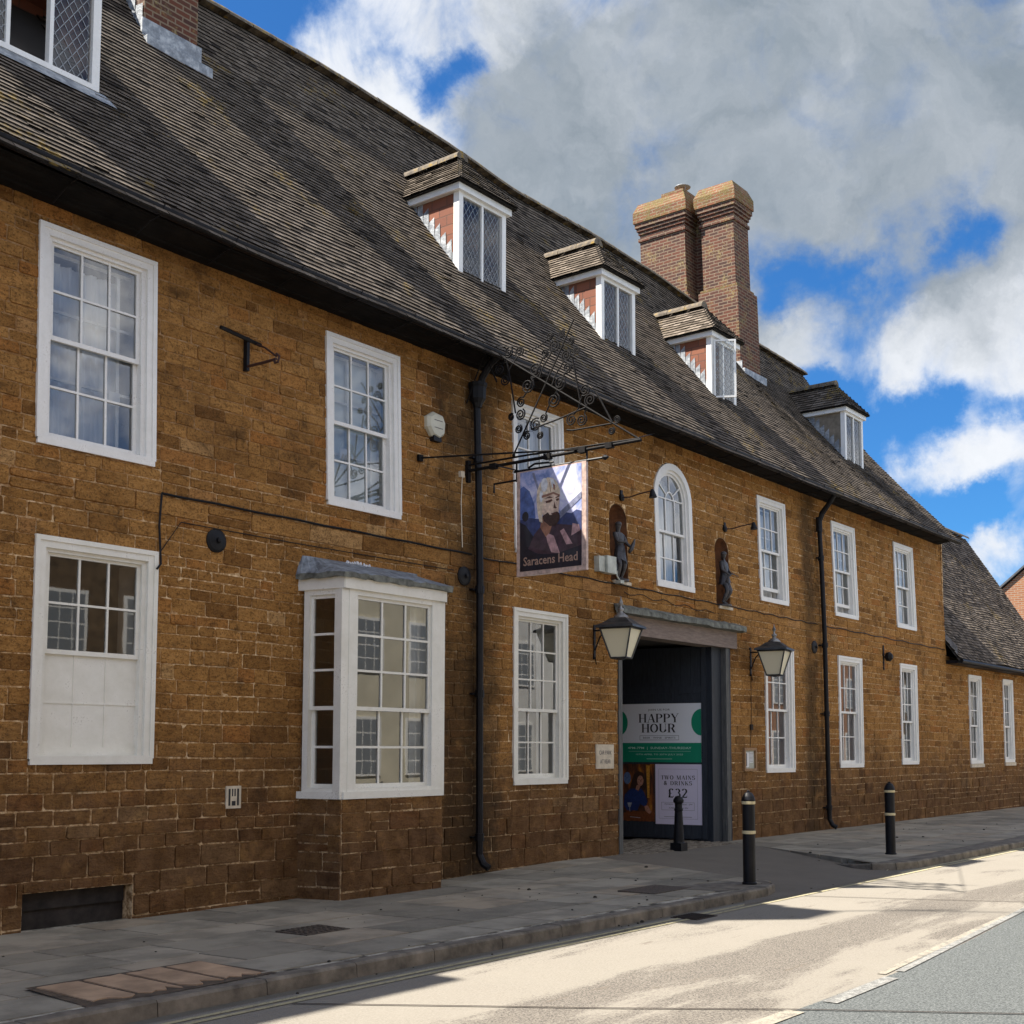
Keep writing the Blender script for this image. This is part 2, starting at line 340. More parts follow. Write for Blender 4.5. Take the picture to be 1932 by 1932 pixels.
def b_gate(N, bs, P):
    g = N.noise(N.vmath('MULTIPLY', P, (9.0, 9.0, 1.0)), 4, 6, 0.7)
    N.set(bs.inputs['Base Color'], N.ramp(g, [(0.3, (0.010, 0.014, 0.022)), (0.65, (0.028, 0.036, 0.050)), (0.8, (0.09, 0.10, 0.11))])); bs.inputs['Roughness'].default_value = 0.6
    bumpit(N, bs, g, 0.006, 0.6)
def b_jamb(N, bs, P):
    g = N.noise(N.vmath('MULTIPLY', P, (9.0, 9.0, 1.0)), 4, 6, 0.7)
    N.set(bs.inputs['Base Color'], N.ramp(g, [(0.3, (0.05, 0.052, 0.055)), (0.6, (0.12, 0.12, 0.115)), (0.75, (0.28, 0.27, 0.25))])); bs.inputs['Roughness'].default_value = 0.8
def b_skypaint(N, bs, P):
    # the painted sky of the inn sign: lilac and pale blue washes with cloud strokes
    x, y, z = N.sep(P)
    n = N.noise(P, 3.2, 6, 0.65, 0.6)
    c = N.ramp(n, [(0.30, (0.10, 0.16, 0.36)), (0.42, (0.26, 0.32, 0.58)), (0.52, (0.52, 0.52, 0.74)), (0.64, (0.70, 0.70, 0.82)), (0.8, (0.86, 0.84, 0.86))])
    N.set(bs.inputs['Base Color'], c); bs.inputs['Roughness'].default_value = 0.35
    bs.inputs['Coat Weight'].default_value = 0.35; bs.inputs['Coat Roughness'].default_value = 0.03
M = {
 'stone': mat('ironstone', b_stone), 'mortar': mat('lime_mortar', b_mortar), 'tile': mat('clay_roof_tile', b_tile), 'ridge': mat('ridge_tile', b_ridge),
 'chim': mat('chimney_brick', b_chim), 'cap': mat('lichen_brick', b_cap), 'cheek': mat('dormer_brick', b_cheek), 'hbrick': mat('orange_brick', b_house_brick),
 'lead': mat('lead_sheet', b_lead), 'white': mat('white_paint', b_white), 'cream': mat('cream_paint', b_cream), 'flag': mat('paving_flag', b_flag),
 'joint': mat('pavement_joint', b_joint), 'ramp': mat('brown_asphalt', b_ramp_asph), 'road': mat('road_surface', b_road),
 'glass': mat('window_glass', b_glass(0.10)), 'glass_g': mat('ground_floor_glass', b_glass(0.13)), 'glass_d': mat('leaded_glass', b_glass(0.03)), 'came': mat('lead_came', color=(0.30, 0.32, 0.34), rough=0.6), 'cobble': mat('cobble_stone', b_cobble),
 'timber': mat('weathered_timber', b_timber), 'gate': mat('navy_gate_paint', b_gate), 'jamb': mat('grey_timber', b_jamb),
 'yellow': mat('yellow_line_paint', worn_paint((0.44, 0.39, 0.23), (0.20, 0.175, 0.13), 0.38, 0.52)), 'linew': mat('white_line_paint', worn_paint((0.34, 0.335, 0.31), (0.15, 0.148, 0.14), 0.45, 0.60)),
 'buff': mat('buff_line_paint', worn_paint((0.33, 0.295, 0.235), (0.17, 0.155, 0.13), 0.42, 0.54)),
 'black': mat('black_iron', color=(0.006, 0.006, 0.008), rough=0.5, noise=(9, 0.6, 1.6), spec=0.25), 'blackm': mat('black_weathered_timber', color=(0.005, 0.0042, 0.004), rough=0.8, noise=(4, 0.5, 2.2), bump=0.006, bscale=20, spec=0.15),
 'iron': mat('wrought_iron', color=(0.006, 0.005, 0.005), rough=0.7, noise=(20, 0.5, 2.6), spec=0.15), 'rust': mat('rusty_iron', color=(0.05, 0.018, 0.014), rough=0.7),
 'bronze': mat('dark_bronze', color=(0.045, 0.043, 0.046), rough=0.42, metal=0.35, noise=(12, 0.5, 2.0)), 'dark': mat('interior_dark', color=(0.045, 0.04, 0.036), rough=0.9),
 'room': mat('room_plaster', color=(0.20, 0.185, 0.16), rough=0.9), 'net': mat('net_curtain', color=(0.80, 0.81, 0.82), rough=0.9), 'blind': mat('pale_roller_blind', color=(0.74, 0.80, 0.79), rough=0.8),
 'redcurtain': mat('terracotta_curtain', color=(0.30, 0.10, 0.06), rough=0.9), 'paper': mat('white_paper', color=(0.75, 0.76, 0.78), rough=0.7), 'opal': mat('opal_glass', color=(0.78, 0.72, 0.52), rough=0.3),
 'lampm': mat('lamp_metal', color=(0.035, 0.036, 0.038), rough=0.45, metal=0.3, noise=(8, 0.6, 2.2)), 'finial': mat('pale_finial_metal', color=(0.22, 0.22, 0.22), rough=0.4, metal=0.5, noise=(14, 0.4, 1.8)),
 'gold': mat('cream_band_paint', color=(0.62, 0.52, 0.30), rough=0.5), 'kerb': mat('kerb_stone', color=(0.145, 0.125, 0.10), rough=0.9, noise=(5, 0.5, 1.7), bump=0.01, bscale=25),
 'terra': mat('sandstone_flag', color=(0.40, 0.27, 0.17), rough=0.9, noise=(3.0, 0.65, 1.35), bump=0.008, bscale=14), 'mud': mat('packed_earth', color=(0.085, 0.062, 0.042), rough=0.95, noise=(9, 0.5, 1.6), bump=0.02, bscale=18),
 'debris': mat('dark_debris', color=(0.035, 0.028, 0.02), rough=0.9), 'grate': mat('cast_iron_cover', color=(0.075, 0.058, 0.045), rough=0.7, noise=(30, 0.4, 1.8), bump=0.01, bscale=40),
 'beige': mat('beige_plastic', color=(0.56, 0.54, 0.43), rough=0.45, noise=(4, 0.85, 1.15)), 'boxwhite': mat('aged_white_box', color=(0.50, 0.52, 0.46), rough=0.5, noise=(6, 0.6, 1.2)),
 'plaque': mat('cream_plaque', color=(0.60, 0.52, 0.40), rough=0.7, noise=(9, 0.8, 1.15)), 'grn': mat('green_print', color=(0.0, 0.24, 0.13), rough=0.5), 'ban': mat('pale_grey_print', color=(0.78, 0.80, 0.84), rough=0.5),
 'lil': mat('lilac_print', color=(0.72, 0.67, 0.82), rough=0.5), 'ink': mat('black_ink', color=(0.015, 0.015, 0.018), rough=0.6), 'inkw': mat('pale_ink', color=(0.50, 0.70, 0.62), rough=0.6), 'inkg': mat('grey_ink', color=(0.13, 0.12, 0.12), rough=0.6),
 'oak': mat('oak_frame', color=(0.30, 0.17, 0.075), rough=0.6, noise=(20, 0.7, 1.3)), 'blue': mat('blue_item', color=(0.03, 0.10, 0.42), rough=0.6), 'steel': mat('galvanised_steel', color=(0.35, 0.36, 0.37), rough=0.4, metal=0.6),
 'frame_s': mat('pink_cream_sign_frame', color=(0.55, 0.40, 0.34), rough=0.4, coat=0.6, noise=(16, 0.6, 1.3)), 'skyp': mat('painted_sky', b_skypaint), 'moss': mat('mossy_lead', color=(0.12, 0.125, 0.11), rough=0.9, noise=(9, 0.4, 2.0), bump=0.02, bscale=16),
 'ground': mat('ground', color=(0.12, 0.11, 0.08), rough=0.95, noise=(0.5, 0.7, 1.3)), 'render_c': mat('cream_render', color=(0.62, 0.57, 0.44), rough=0.9, noise=(1.2, 0.8, 1.1)), 'render_w': mat('white_render', color=(0.66, 0.65, 0.62), rough=0.9, noise=(1.2, 0.8, 1.1)),
 'dstone': mat('dark_ironstone', color=(0.12, 0.08, 0.045), rough=0.9, noise=(4, 0.6, 1.5)), 'slate': mat('slate', color=(0.07, 0.072, 0.08), rough=0.7, noise=(2, 0.6, 1.5)), 'dglass': mat('far_window_glass', color=(0.22, 0.24, 0.26), rough=0.15), 'asphp': mat('pale_asphalt', color=(0.16, 0.155, 0.14), rough=0.95, noise=(3, 0.7, 1.3)),
 'grime': mat('soot_grime', color=(0.03, 0.02, 0.014), rough=0.95),
}
def paint(name, c):
    k = 'p_' + name
    if k not in M:
        M[k] = mat('painted_' + name, color=c, rough=0.45, coat=0.35, noise=(14, 0.6, 1.4))
    return M[k]

# ---------------------------------------------------------------- mesh helpers
def lean(z): return 0.03 * max(0.0, z - 4.4)
def TW(u, z, d): return (u, -d + lean(z), z)          # main front: u along the street, d out of the wall
class MB:
    def __init__(s): s.v = []; s.f = []; s.r = []
    def add(s, vs, fs, r=0.5):
        o = len(s.v); s.v += [tuple(p) for p in vs]; s.f += [tuple(i + o for i in f) for f in fs]; s.r += [r] * len(fs)
    def quad(s, *p, r=0.5): s.add(p, [tuple(range(len(p)))], r)
    def box(s, T, u0, u1, z0, z1, d0, d1, r=0.5):
        P = [T(u, z, d) for d in (d0, d1) for z in (z0, z1) for u in (u0, u1)]
        s.add(P, [(0, 2, 3, 1), (4, 5, 7, 6), (0, 1, 5, 4), (2, 6, 7, 3), (0, 4, 6, 2), (1, 3, 7, 5)], r)
    def b3(s, x0, x1, y0, y1, z0, z1, r=0.5): s.box(lambda u, z, d: (u, d, z), x0, x1, z0, z1, y0, y1, r)
    def tube(s, pts, rad, n=6, r=0.5, cap=True):
        pts = [Vector(p) for p in pts]; rings = []
        rads = rad if hasattr(rad, '__len__') else [rad] * len(pts)
        up = None
        for i, p in enumerate(pts):
            t = (pts[min(i + 1, len(pts) - 1)] - pts[max(i - 1, 0)])
            if t.length < 1e-9: t = Vector((0, 0, 1))
            t.normalize()
            if up is None: up = Vector((0, 0, 1)) if abs(t.z) < 0.9 else Vector((1, 0, 0))
            a = t.cross(up); a = a.normalized() if a.length > 1e-6 else t.orthogonal().normalized()
            b = a.cross(t).normalized(); up = b
            rings.append([p + (a * math.cos(2 * math.pi * k / n) + b * math.sin(2 * math.pi * k / n)) * rads[i] for k in range(n)])
        o = len(s.v)
        for rg in rings: s.v += [tuple(q) for q in rg]
        for i in range(len(pts) - 1):
            for k in range(n):
                s.f.append((o + i * n + k, o + i * n + (k + 1) % n, o + (i + 1) * n + (k + 1) % n, o + (i + 1) * n + k)); s.r.append(r)
        if cap:
            s.f.append(tuple(o + k for k in range(n))[::-1]); s.f.append(tuple(o + (len(pts) - 1) * n + k for k in range(n))); s.r += [r, r]
    def lathe(s, c, prof, n=16, axis=(0, 0, 1), r=0.5, a0=0.0):
        ax = Vector(axis).normalized(); a = ax.orthogonal().normalized(); b = ax.cross(a); c = Vector(c)
        o = len(s.v)
        for rr, h in prof:
            for k in range(n):
                t = a0 + 2 * math.pi * k / n
                s.v.append(tuple(c + ax * h + (a * math.cos(t) + b * math.sin(t)) * rr))
        for i in range(len(prof) - 1):
            for k in range(n):
                s.f.append((o + i * n + k, o + i * n + (k + 1) % n, o + (i + 1) * n + (k + 1) % n, o + (i + 1) * n + k)); s.r.append(r)
        s.f.append(tuple(o + k for k in range(n))[::-1]); s.f.append(tuple(o + (len(prof) - 1) * n + k for k in range(n))); s.r += [r, r]
    def prism(s, T, pts, d0, d1, r=0.5):
        n = len(pts); P = [T(u, z, d) for d in (d0, d1) for u, z in pts]
        s.add(P, [tuple(range(n))[::-1], tuple(range(n, 2 * n))] + [(i, (i + 1) % n, n + (i + 1) % n, n + i) for i in range(n)], r)

ORG = {}
def link(name, mb, m, parent=None, smooth=False, org=None):
    me = bpy.data.meshes.new(name)
    o = bpy.data.objects.new(name, me); COL.objects.link(o)
    if parent is not None: og = ORG[parent.name]
    else: og = Vector(org if org is not None else (0, 0, 0))
    me.from_pydata([(p[0] - og.x, p[1] - og.y, p[2] - og.z) for p in mb.v], [], mb.f)
    a = me.attributes.new('rnd', 'FLOAT', 'FACE'); a.data.foreach_set('value', mb.r)
    if smooth: me.polygons.foreach_set('use_smooth', [True] * len(me.polygons))
    me.materials.append(M[m] if isinstance(m, str) else m)
    me.update()
    if parent is not None: o.parent = parent
    else: o.location = og
    ORG[o.name] = og
    return o
def tag(o, label, cat, group=None):
    o['label'] = label; o['category'] = cat
    if group: o['group'] = group
    return o
def thing(name, loc, label, cat, group=None):
    o = bpy.data.objects.new(name, None); COL.objects.link(o); o.location = loc; o.empty_display_size = 0.2
    ORG[o.name] = Vector(loc)
    return tag(o, label, cat, group)
def struct(o): o['kind'] = 'structure'; return o
def dup(root, loc, label, group=None):
    r = root.copy(); COL.objects.link(r); r.location = loc; r['label'] = label
    if group: r['group'] = group
    ORG[r.name] = Vector(loc)
    for ch in list(root.children):
        c = ch.copy(); COL.objects.link(c); c.parent = r
        for g in list(ch.children):
            d = g.copy(); COL.objects.link(d); d.parent = c
    return r
def rsub(rects, h):
    out = []
    a0, a1, b0, b1 = h
    for (x0, x1, z0, z1) in rects:
        if a1 <= x0 or a0 >= x1 or b1 <= z0 or b0 >= z1: out.append((x0, x1, z0, z1)); continue
        if a0 > x0: out.append((x0, a0, z0, z1))
        if a1 < x1: out.append((a1, x1, z0, z1))
        m0, m1 = max(x0, a0), min(x1, a1)
        if b0 > z0: out.append((m0, m1, z0, b0))
        if b1 < z1: out.append((m0, m1, b1, z1))
    return out
def one_stone(mb, T0, x0, x1, z0, z1, rng, g=0.0045, h=(0.004, 0.015)):
    T = lambda u, z, d: T0(u, z + 0.008 * math.sin(0.9 * u + 0.7 * z) + 0.005 * math.sin(3.1 * u + 2.3 * z), d)
    g = g * (0.6 + 0.9 * rng.random()) * (1.25 if T0(0, z0, 0)[2] < 1.9 else 1.0)
    w, hh = x1 - x0, z1 - z0
    if w < 0.03 or hh < 0.02: return
    c = min(rng.uniform(0.004, 0.016), w * 0.2, hh * 0.22)
    j = lambda s=0.005: rng.uniform(-s, s)
    x0 += g; x1 -= g; z0 += g; z1 -= g
    ring = [(x0 + c, z0 + j()), (x1 - c, z0 + j()), (x1 + j(), z0 + c), (x1 + j(), z1 - c), (x1 - c, z1 + j()), (x0 + c, z1 + j()), (x0 + j(), z1 - c), (x0 + j(), z0 + c)]
    cx, cz = (x0 + x1) / 2, (z0 + z1) / 2
    zl = T0(0, z0, 0)[2]; hd = rng.uniform(*h) * (1.7 if zl < 0.75 else 1.0); ins = 0.005
    fx, fz = max(0.3, 1 - 2 * ins / max(w, 0.05)), max(0.3, 1 - 2 * ins / max(hh, 0.05))
    tx, tz = rng.uniform(-0.004, 0.004), rng.uniform(-0.004, 0.004)
    V = [T(x, z, 0.0) for x, z in ring] + [T(cx + (x - cx) * fx, cz + (z - cz) * fz, hd + tx * (1 if x > cx else -1) + tz * (1 if z > cz else -1)) for x, z in ring]
    mb.add(V, [tuple(range(8, 16))] + [(i, (i + 1) % 8, 8 + (i + 1) % 8, 8 + i) for i in range(8)], rng.random())
def stones(mb, T, x0, x1, z0, z1, holes, rowh, wid, seed, h=(0.004, 0.015), g=0.0052):
    rng = random.Random(seed); z = z0
    while z < z1 - 0.02:
        rh = rowh(z, rng); zt = min(z + rh, z1)
        if z1 - zt < 0.06: zt = z1
        x = x0
        while x < x1 - 0.01:
            w = wid(z, rng) * (0.75 + rh * 2.0); xt = min(x + w, x1)
            if x1 - xt < 0.10: xt = x1
            rc = [(x, xt, z, zt)]
            if rh > 0.17 and rng.random() < 0.10: rc = [(x, xt, z, (z + zt) / 2), (x, xt, (z + zt) / 2, zt)]
            for hl in holes:
                if hl[0] < xt and hl[1] > x and hl[2] < zt and hl[3] > z: rc = rsub(rc, hl)
            for q in rc: one_stone(mb, T, *q, rng, g=g, h=h)
            x = xt
        z = zt

# ---------------------------------------------------------------- ground, road, pavement
mb = MB(); mb.quad((-150, -150, -0.3), (260, -150, -0.3), (260, 150, -0.3), (-150, 150, -0.3)); struct(link('ground', mb, 'ground'))
def drive_l(y): return 15.35 + (y + 0.4) * 0.42      # left edge of the driveway crossing
def drive_r(y): return 19.45 + (y + 0.2) * 0.62
def pz(x, y):
    base = -0.075 * max(0.0, min(1.0, (14.5 - x) / 3.0)) * max(0.0, min(1.0, 1 + y / 3.7))
    if x > 29: base += 0.05 * min(1, (x - 29) / 3) * 0
    return base
def ramp_z(x, y):
    t = max(0.0, min(1.0, (-y - 0.5) / 3.3)); t = t * t * (3 - 2 * t)
    return -0.098 * t
mb = MB()
xs = [-20, -10, -5, 0, 3] + [3 + 0.25 * i for i in range(1, 120)] + [35, 40, 60, 120]
ys = [0.12 - 0.16 * i for i in range(25)] + [-3.84]
nx = len(xs)
for y in ys:
    for x in xs:
        ins = drive_l(y) - 0.25 < x < drive_r(y) + 0.25
        mb.v.append((x, y, (ramp_z(x, y) - 0.012) if ins else pz(x, y) - 0.0045))
for j in range(len(ys) - 1):
    for i in range(nx - 1):
        mb.f.append((j * nx + i, (j + 1) * nx + i, (j + 1) * nx + i + 1, j * nx + i + 1)); mb.r.append(0.5)
struct(link('pavement_bed', mb, 'joint'))
# flags
mb = MB(); rng = random.Random(3)
def clip(poly, a, b, c):      # keep a*x+b*y<=c
    out = []
    for i in range(len(poly)):
        p, q = poly[i], poly[(i + 1) % len(poly)]
        dp, dq = a * p[0] + b * p[1] - c, a * q[0] + b * q[1] - c
        if dp <= 0: out.append(p)
        if dp * dq < 0:
            t = dp / (dp - dq); out.append((p[0] + (q[0] - p[0]) * t, p[1] + (q[1] - p[1]) * t))
    return out
y = 0.0
for rw in (0.55, 0.66, 0.52, 0.72, 0.62, 0.60):
    y1 = y - rw; x = -8 + rng.random()
    while x < 70:
        w = rng.uniform(0.55, 1.15); g = 0.010
        gg = g if x < 31 else 0.008
        P = [(x + gg, y - gg), (x + gg, y1 + gg), (x + w - gg, y1 + gg), (x + w - gg, y - gg)]
        P = [(a + rng.uniform(-.004, .004), b + rng.uniform(-.003, .003)) for a, b in P]
        for side in (0, 1):
            Q = clip(P, 1, -0.42, 15.35 + 0.168) if side == 0 else clip(P, -1, 0.62, -(19.45 + 0.124))
            if len(Q) < 3: continue
            cx = sum(p[0] for p in Q) / len(Q)
            if side == 0 and cx > 17.4 or side == 1 and cx < 17.4: continue
            if 4.55 < cx < 5.98 and -3.75 < (y + y1) / 2 < -2.83: continue
            dz = rng.uniform(-0.001, 0.004); n = len(Q)
            top = [(p[0], p[1], pz(*p) + dz) for p in Q]; bot = [(p[0], p[1], pz(*p) - 0.13) for p in Q]
            mb.add(top + bot, [tuple(range(n))] + [(i, (i + 1) % n, n + (i + 1) % n, n + i) for i in range(n)], rng.random())
        x += w
    y = y1
struct(link('pavement', mb, 'flag'))
mb = MB()
for j in range(18):
    for i in range(14):
        def pt(a, b):
            yy = -0.1 - b * 4.05 / 18; xl = drive_l(yy) + 0.0; xr = drive_r(yy)
            if yy < -3.2: xl -= (-3.2 - yy) * 1.5; 
            xx = xl + (xr - xl) * a / 14
            return (xx, yy, ramp_z(xx, yy) + 0.004)
        mb.quad(pt(i, j), pt(i, j + 1), pt(i + 1, j + 1), pt(i + 1, j))
struct(link('driveway', mb, 'ramp'))
# road sheet, markings
mb = MB(); mb.quad((-60, -10.4, -0.1), (160, -10.4, -0.1), (160, -3.80, -0.1), (-60, -3.80, -0.1)); struct(link('road', mb, 'road'))
def strip(mb, pts, w, z, dash=None):
    pts = [Vector((p[0], p[1], 0)) for p in pts]
    for a, b in zip(pts, pts[1:]):
        t = (b - a).normalized(); n = Vector((-t.y, t.x, 0)) * w / 2
        mb.quad((a.x - n.x, a.y - n.y, z), (b.x - n.x, b.y - n.y, z), (b.x + n.x, b.y + n.y, z), (a.x + n.x, a.y + n.y, z))
mb = MB()
strip(mb, [(-40, -4.10), (60, -4.15)], 0.05, -0.095); strip(mb, [(-40, -4.205), (60, -4.255)], 0.05, -0.095)
tag(struct(link('yellow_line', mb, 'yellow')), 'double yellow lines along the kerb', 'road marking')
mb = MB(); strip(mb, [(2, -6.99), (7.6, -7.01)], 0.13, -0.094); strip(mb, [(9.25, -6.93), (12, -6.74), (16, -6.50), (24, -6.30)], 0.07, -0.094); struct(link('buff_line', mb, 'buff'))
mb = MB(); strip(mb, [(8.0, -7.07), (9.15, -7.05)], 0.11, -0.0935); strip(mb, [(9.45, -7.00), (12, -6.80), (14, -6.64), (18, -6.48), (26, -6.38)], 0.07, -0.0935); struct(link('centre_line', mb, 'linew'))
mb = MB()
strip(mb, [(5.7, -4.27), (6.35, -5.2), (6.9, -6.0), (7.65, -7.0), (8.5, -8.3), (9.6, -10.3)], 0.022, -0.0925)
strip(mb, [(13.6, -4.27), (14.0, -5.2), (14.6, -6.4), (15.6, -8.0), (17, -10.3)], 0.022, -0.0925)
struct(link('road_joint', mb, 'grime'))
# far pavement behind the camera
mb = MB(); mb.b3(-60, 160, -14.2, -10.35, -0.2, 0.0); struct(link('far_pavement', mb, 'asphp'))
# kerbs
def kerb(mb, path, drop=None, seed=1):
    rng = random.Random(seed)
    pts = [Vector((p[0], p[1], p[2] if len(p) > 2 else 0.0)) for p in path]
    seg = []
    for a, b in zip(pts, pts[1:]):
        L = (b - a).length; k = max(1, round(L / 0.91))
        for i in range(k): seg.append((a.lerp(b, i / k), a.lerp(b, (i + 1) / k)))
    for a, b in seg:
        t = (b - a); t.z = 0; t.normalize(); n = Vector((-t.y, t.x, 0)); gp = t * 0.004
        e = rng.uniform(-0.003, 0.003); a2, b2 = a + gp, b - gp
        prof = [(0.125, -0.04), (0.125, 0.004), (-0.0, 0.006), (-0.018, -0.012), (-0.028, -0.13)]
        V = [tuple(p + n * q + Vector((0, 0, h + e))) for p in (a2, b2) for q, h in prof]
        m = len(prof); mb.add(V, [(i, i + 1, m + i + 1, m + i) for i in range(m - 1)] + [tuple(range(m))[::-1], tuple(range(m, 2 * m))], rng.random())
mb = MB()
kerb(mb, [(-14, -3.86), (5.8, -3.88), (12.7, -3.93), (13.3, -3.93), (13.75, -3.80), (14.05, -3.50), (14.25, -3.1, -0.03), (14.5, -2.5, -0.08)])
kerb(mb, [(17.55, -2.9, -0.085), (17.2, -3.35, -0.04), (17.15, -3.65, -0.01), (17.4, -3.9), (17.9, -4.03), (23, -4.08), (60, -4.12)], seed=2)
struct(link('kerb', mb, 'kerb'))
# corner fillets of pavement behind the curved kerbs
mb = MB(); mb.quad((14.0, -3.45, 0.002), (14.22, -3.0, -0.028), (14.48, -2.4, -0.07), (14.9, -1.8, -0.04), (14.6, -1.8, 0.0), (13.9, -3.2, 0.001)); mb.quad((12.6, -3.72, 0.001), (13.3, -3.80, 0.001), (13.68, -3.68, 0.001), (13.95, -3.42, 0.0), (14.18, -3.0, -0.03), (12.6, -3.0, 0.001)); 
mb.quad((17.5, -3.2, -0.002), (17.32, -3.45, 0.0), (17.3, -3.62, 0.001), (17.5, -3.8, 0.001), (18.0, -3.92, 0.001), (23, -3.97, 0.001), (60, -4.0, 0.001), (60, -3.6, 0.001), (18.5, -3.6, 0.0))
struct(link('pavement_edge', mb, 'kerb'))
# patch of broken sandstone flags
mb = MB(); mb.quad((4.5, -3.76, 0.002), (6.05, -3.72, 0.002), (6.0, -2.86, 0.0), (4.6, -2.84, 0.0)); struct(link('patch_bed', mb, 'mud'))
rng = random.Random(12)
mb = MB()
for i in range(4):
    x0 = 4.62 + i * 0.345; x1 = x0 + 0.30
    lo = [(x0 + (x1 - x0) * k / 5, -3.62 + rng.uniform(-0.06, 0.08)) for k in range(6)]
    hi = [(x1 + 0.02 - (x1 - x0) * k / 3, -2.93 + rng.uniform(-0.02, 0.02)) for k in range(4)]
    Q = lo + hi; n = len(Q)
    mb.add([(p[0], p[1], 0.009) for p in Q] + [(p[0], p[1], -0.01) for p in Q], [tuple(range(n))] + [(k, (k + 1) % n, n + (k + 1) % n, n + k) for k in range(n)], rng.random())
struct(link('sandstone_paving', mb, 'terra'))
# cobbled threshold
mb = MB(); rng = random.Random(5)
for j in range(16):
    for i in range(26):
        x = 16.3 + i * 0.12 + rng.uniform(-.012, .012); yv = -0.35 + j * 0.12; 
        if x > 19.1 + 0.3: continue
        mb.lathe((x, yv, -0.02), [(0.055, 0), (0.05, 0.026), (0.03, 0.038)], 6, r=rng.random(), a0=rng.random())
struct(link('cobble_paving', mb, 'cobble'))
# covers
mb = MB(); mb.b3(7.50, 8.02, -2.44, -2.02, -0.05, -0.018)
for i in range(8):
    for j in range(5): mb.b3(7.53 + i * 0.06, 7.565 + i * 0.06, -2.41 + j * 0.075, -2.36 + j * 0.075, -0.02, -0.010)
tag(link('manhole_cover', mb, 'grate'), 'brown iron manhole cover in the flags before the bay window', 'manhole cover')
mb = MB(); mb.b3(11.95, 12.75, -3.25, -2.75, -0.03, 0.004)
tag(link('inspection_cover', mb, 'grate'), 'flat bluish inspection cover in the pavement left of the tall bollard', 'manhole cover')
mb = MB(); mb.b3(11.0, 11.42, -4.33, -4.02, -0.12, -0.093)
for i in range(8): mb.b3(11.02 + i * 0.05, 11.04 + i * 0.05, -4.31, -4.04, -0.094, -0.086)
tag(link('drain_gully', mb, 'grime'), 'black drain gully grating in the gutter by the kerb', 'drain')
# debris
mb = MB(); rng = random.Random(9)
def lump(x, y, z, s):
    n = 5; mb.lathe((x, y, z), [(s * rng.uniform(.6, 1), 0), (s * rng.uniform(.8, 1.1), s * .4), (s * .4, s * .8)], n, a0=rng.random() * 6, r=.5)
for i in range(120):
    x = rng.choice([rng.uniform(4, 16), rng.uniform(8, 15), rng.uniform(17.5, 28)]); yv = rng.uniform(-3.8, -0.4) if rng.random() < .7 else rng.uniform(-4.05, -3.92)
    z = -0.1 if yv < -3.9 else pz(x, yv)
    if yv > -3.9 and drive_l(yv) < x < drive_r(yv): z = ramp_z(x, yv)
    lump(x, yv, z, rng.uniform(0.005, 0.018) if rng.random() < .9 else 0.028)
o = link('debris', mb, 'debris'); o['kind'] = 'stuff'; tag(o, 'scattered dark clods and dead leaves on the pavement', 'debris')

# ---------------------------------------------------------------- the inn
INN = thing('coaching_inn', (3, 0, 0), 'long two storey ironstone inn with mossy tiled roof and dormers', 'inn')
WINS = {  # x0,x1,z0,z1, rows top, rows bottom, style
 'a': (6.20, 7.51, 4.53, 6.67, 2, 2, 'net'), 'b': (9.93, 11.18, 4.53, 6.60, 2, 2, 'blind'), 'c': (13.53, 14.73, 4.42, 6.57, 2, 2, 'net'),
 'd': (21.02, 22.19, 4.46, 6.44, 2, 2, 'netopen'), 'e': (24.41, 25.61, 4.47, 6.45, 2, 2, 'netopen'), 'f': (27.89, 29.10, 4.50, 6.47, 2, 2, 'net'),
 'g': (6.23, 7.57, 1.49, 3.61, 2, 2, 'board'), 'h': (13.49, 14.76, 1.15, 3.59, 3, 2, 'dark'), 'i': (21.15, 22.35, 1.22, 3.57, 2, 2, 'red'),
 'j': (24.51, 25.73, 1.28, 3.59, 2, 2, 'red'), 'k': (27.99, 29.03, 1.32, 3.62, 3, 2, 'blue')}
DOOR = (16.15, 19.78, -0.3, 3.70)
ARCH = (17.32, 18.52, 4.34, 6.46)   # round headed window, springing at 5.86
NICHE = [(15.95, 16.46, 4.26, 5.50), (19.33, 19.84, 4.17, 5.42)]
CELLAR = (6.22, 7.40, -0.3, 0.27)
BAYH = (9.60, 11.42, -0.3, 3.70)
holes = [w[:4] for w in WINS.values()] + [DOOR, CELLAR, BAYH]
def arch_rects(x0, x1, z0, z1, n=14, m=0.0):
    r = (x1 - x0) / 2; cx = (x0 + x1) / 2; zs = z1 - r; out = [(x0, x1, z0, zs)]
    for i in range(n):
        a, b = zs + r * i / n, zs + r * (i + 1) / n
        hw = math.sqrt(max(0.0, r * r - ((a - zs) ** 2)))
        if hw > 0.02: out.append((cx - hw, cx + hw, a, b))
    return out
holes += arch_rects(*ARCH)
for nh in NICHE: holes += arch_rects(*nh)
WT = 6.90
base = [(-6, 31.15, -0.3, WT)]
for h in holes: base = rsub(base, h)
mb = MB()
for x0, x1, z0, z1 in base:
    k = max(1, int((x1 - x0) / 1.5)); zc = [z0] + ([4.4] if z0 < 4.4 < z1 else []) + [z1]
    for i in range(k):
        for a, b in zip(zc, zc[1:]):
            u0, u1 = x0 + (x1 - x0) * i / k, x0 + (x1 - x0) * (i + 1) / k
            mb.quad(TW(u0, a, 0), TW(u1, a, 0), TW(u1, b, 0), TW(u0, b, 0))
for (x0, x1, z0, z1) in [w[:4] for w in WINS.values()] + [CELLAR]:     # reveals
    for q in (((x0, z0), (x0, z1)), ((x0, z1), (x1, z1)), ((x1, z1), (x1, z0)), ((x1, z0), (x0, z0))):
        (a, b), (c, d) = q; mb.quad(TW(a, b, 0), TW(c, d, 0), TW(c, d, -0.42), TW(a, b, -0.42))
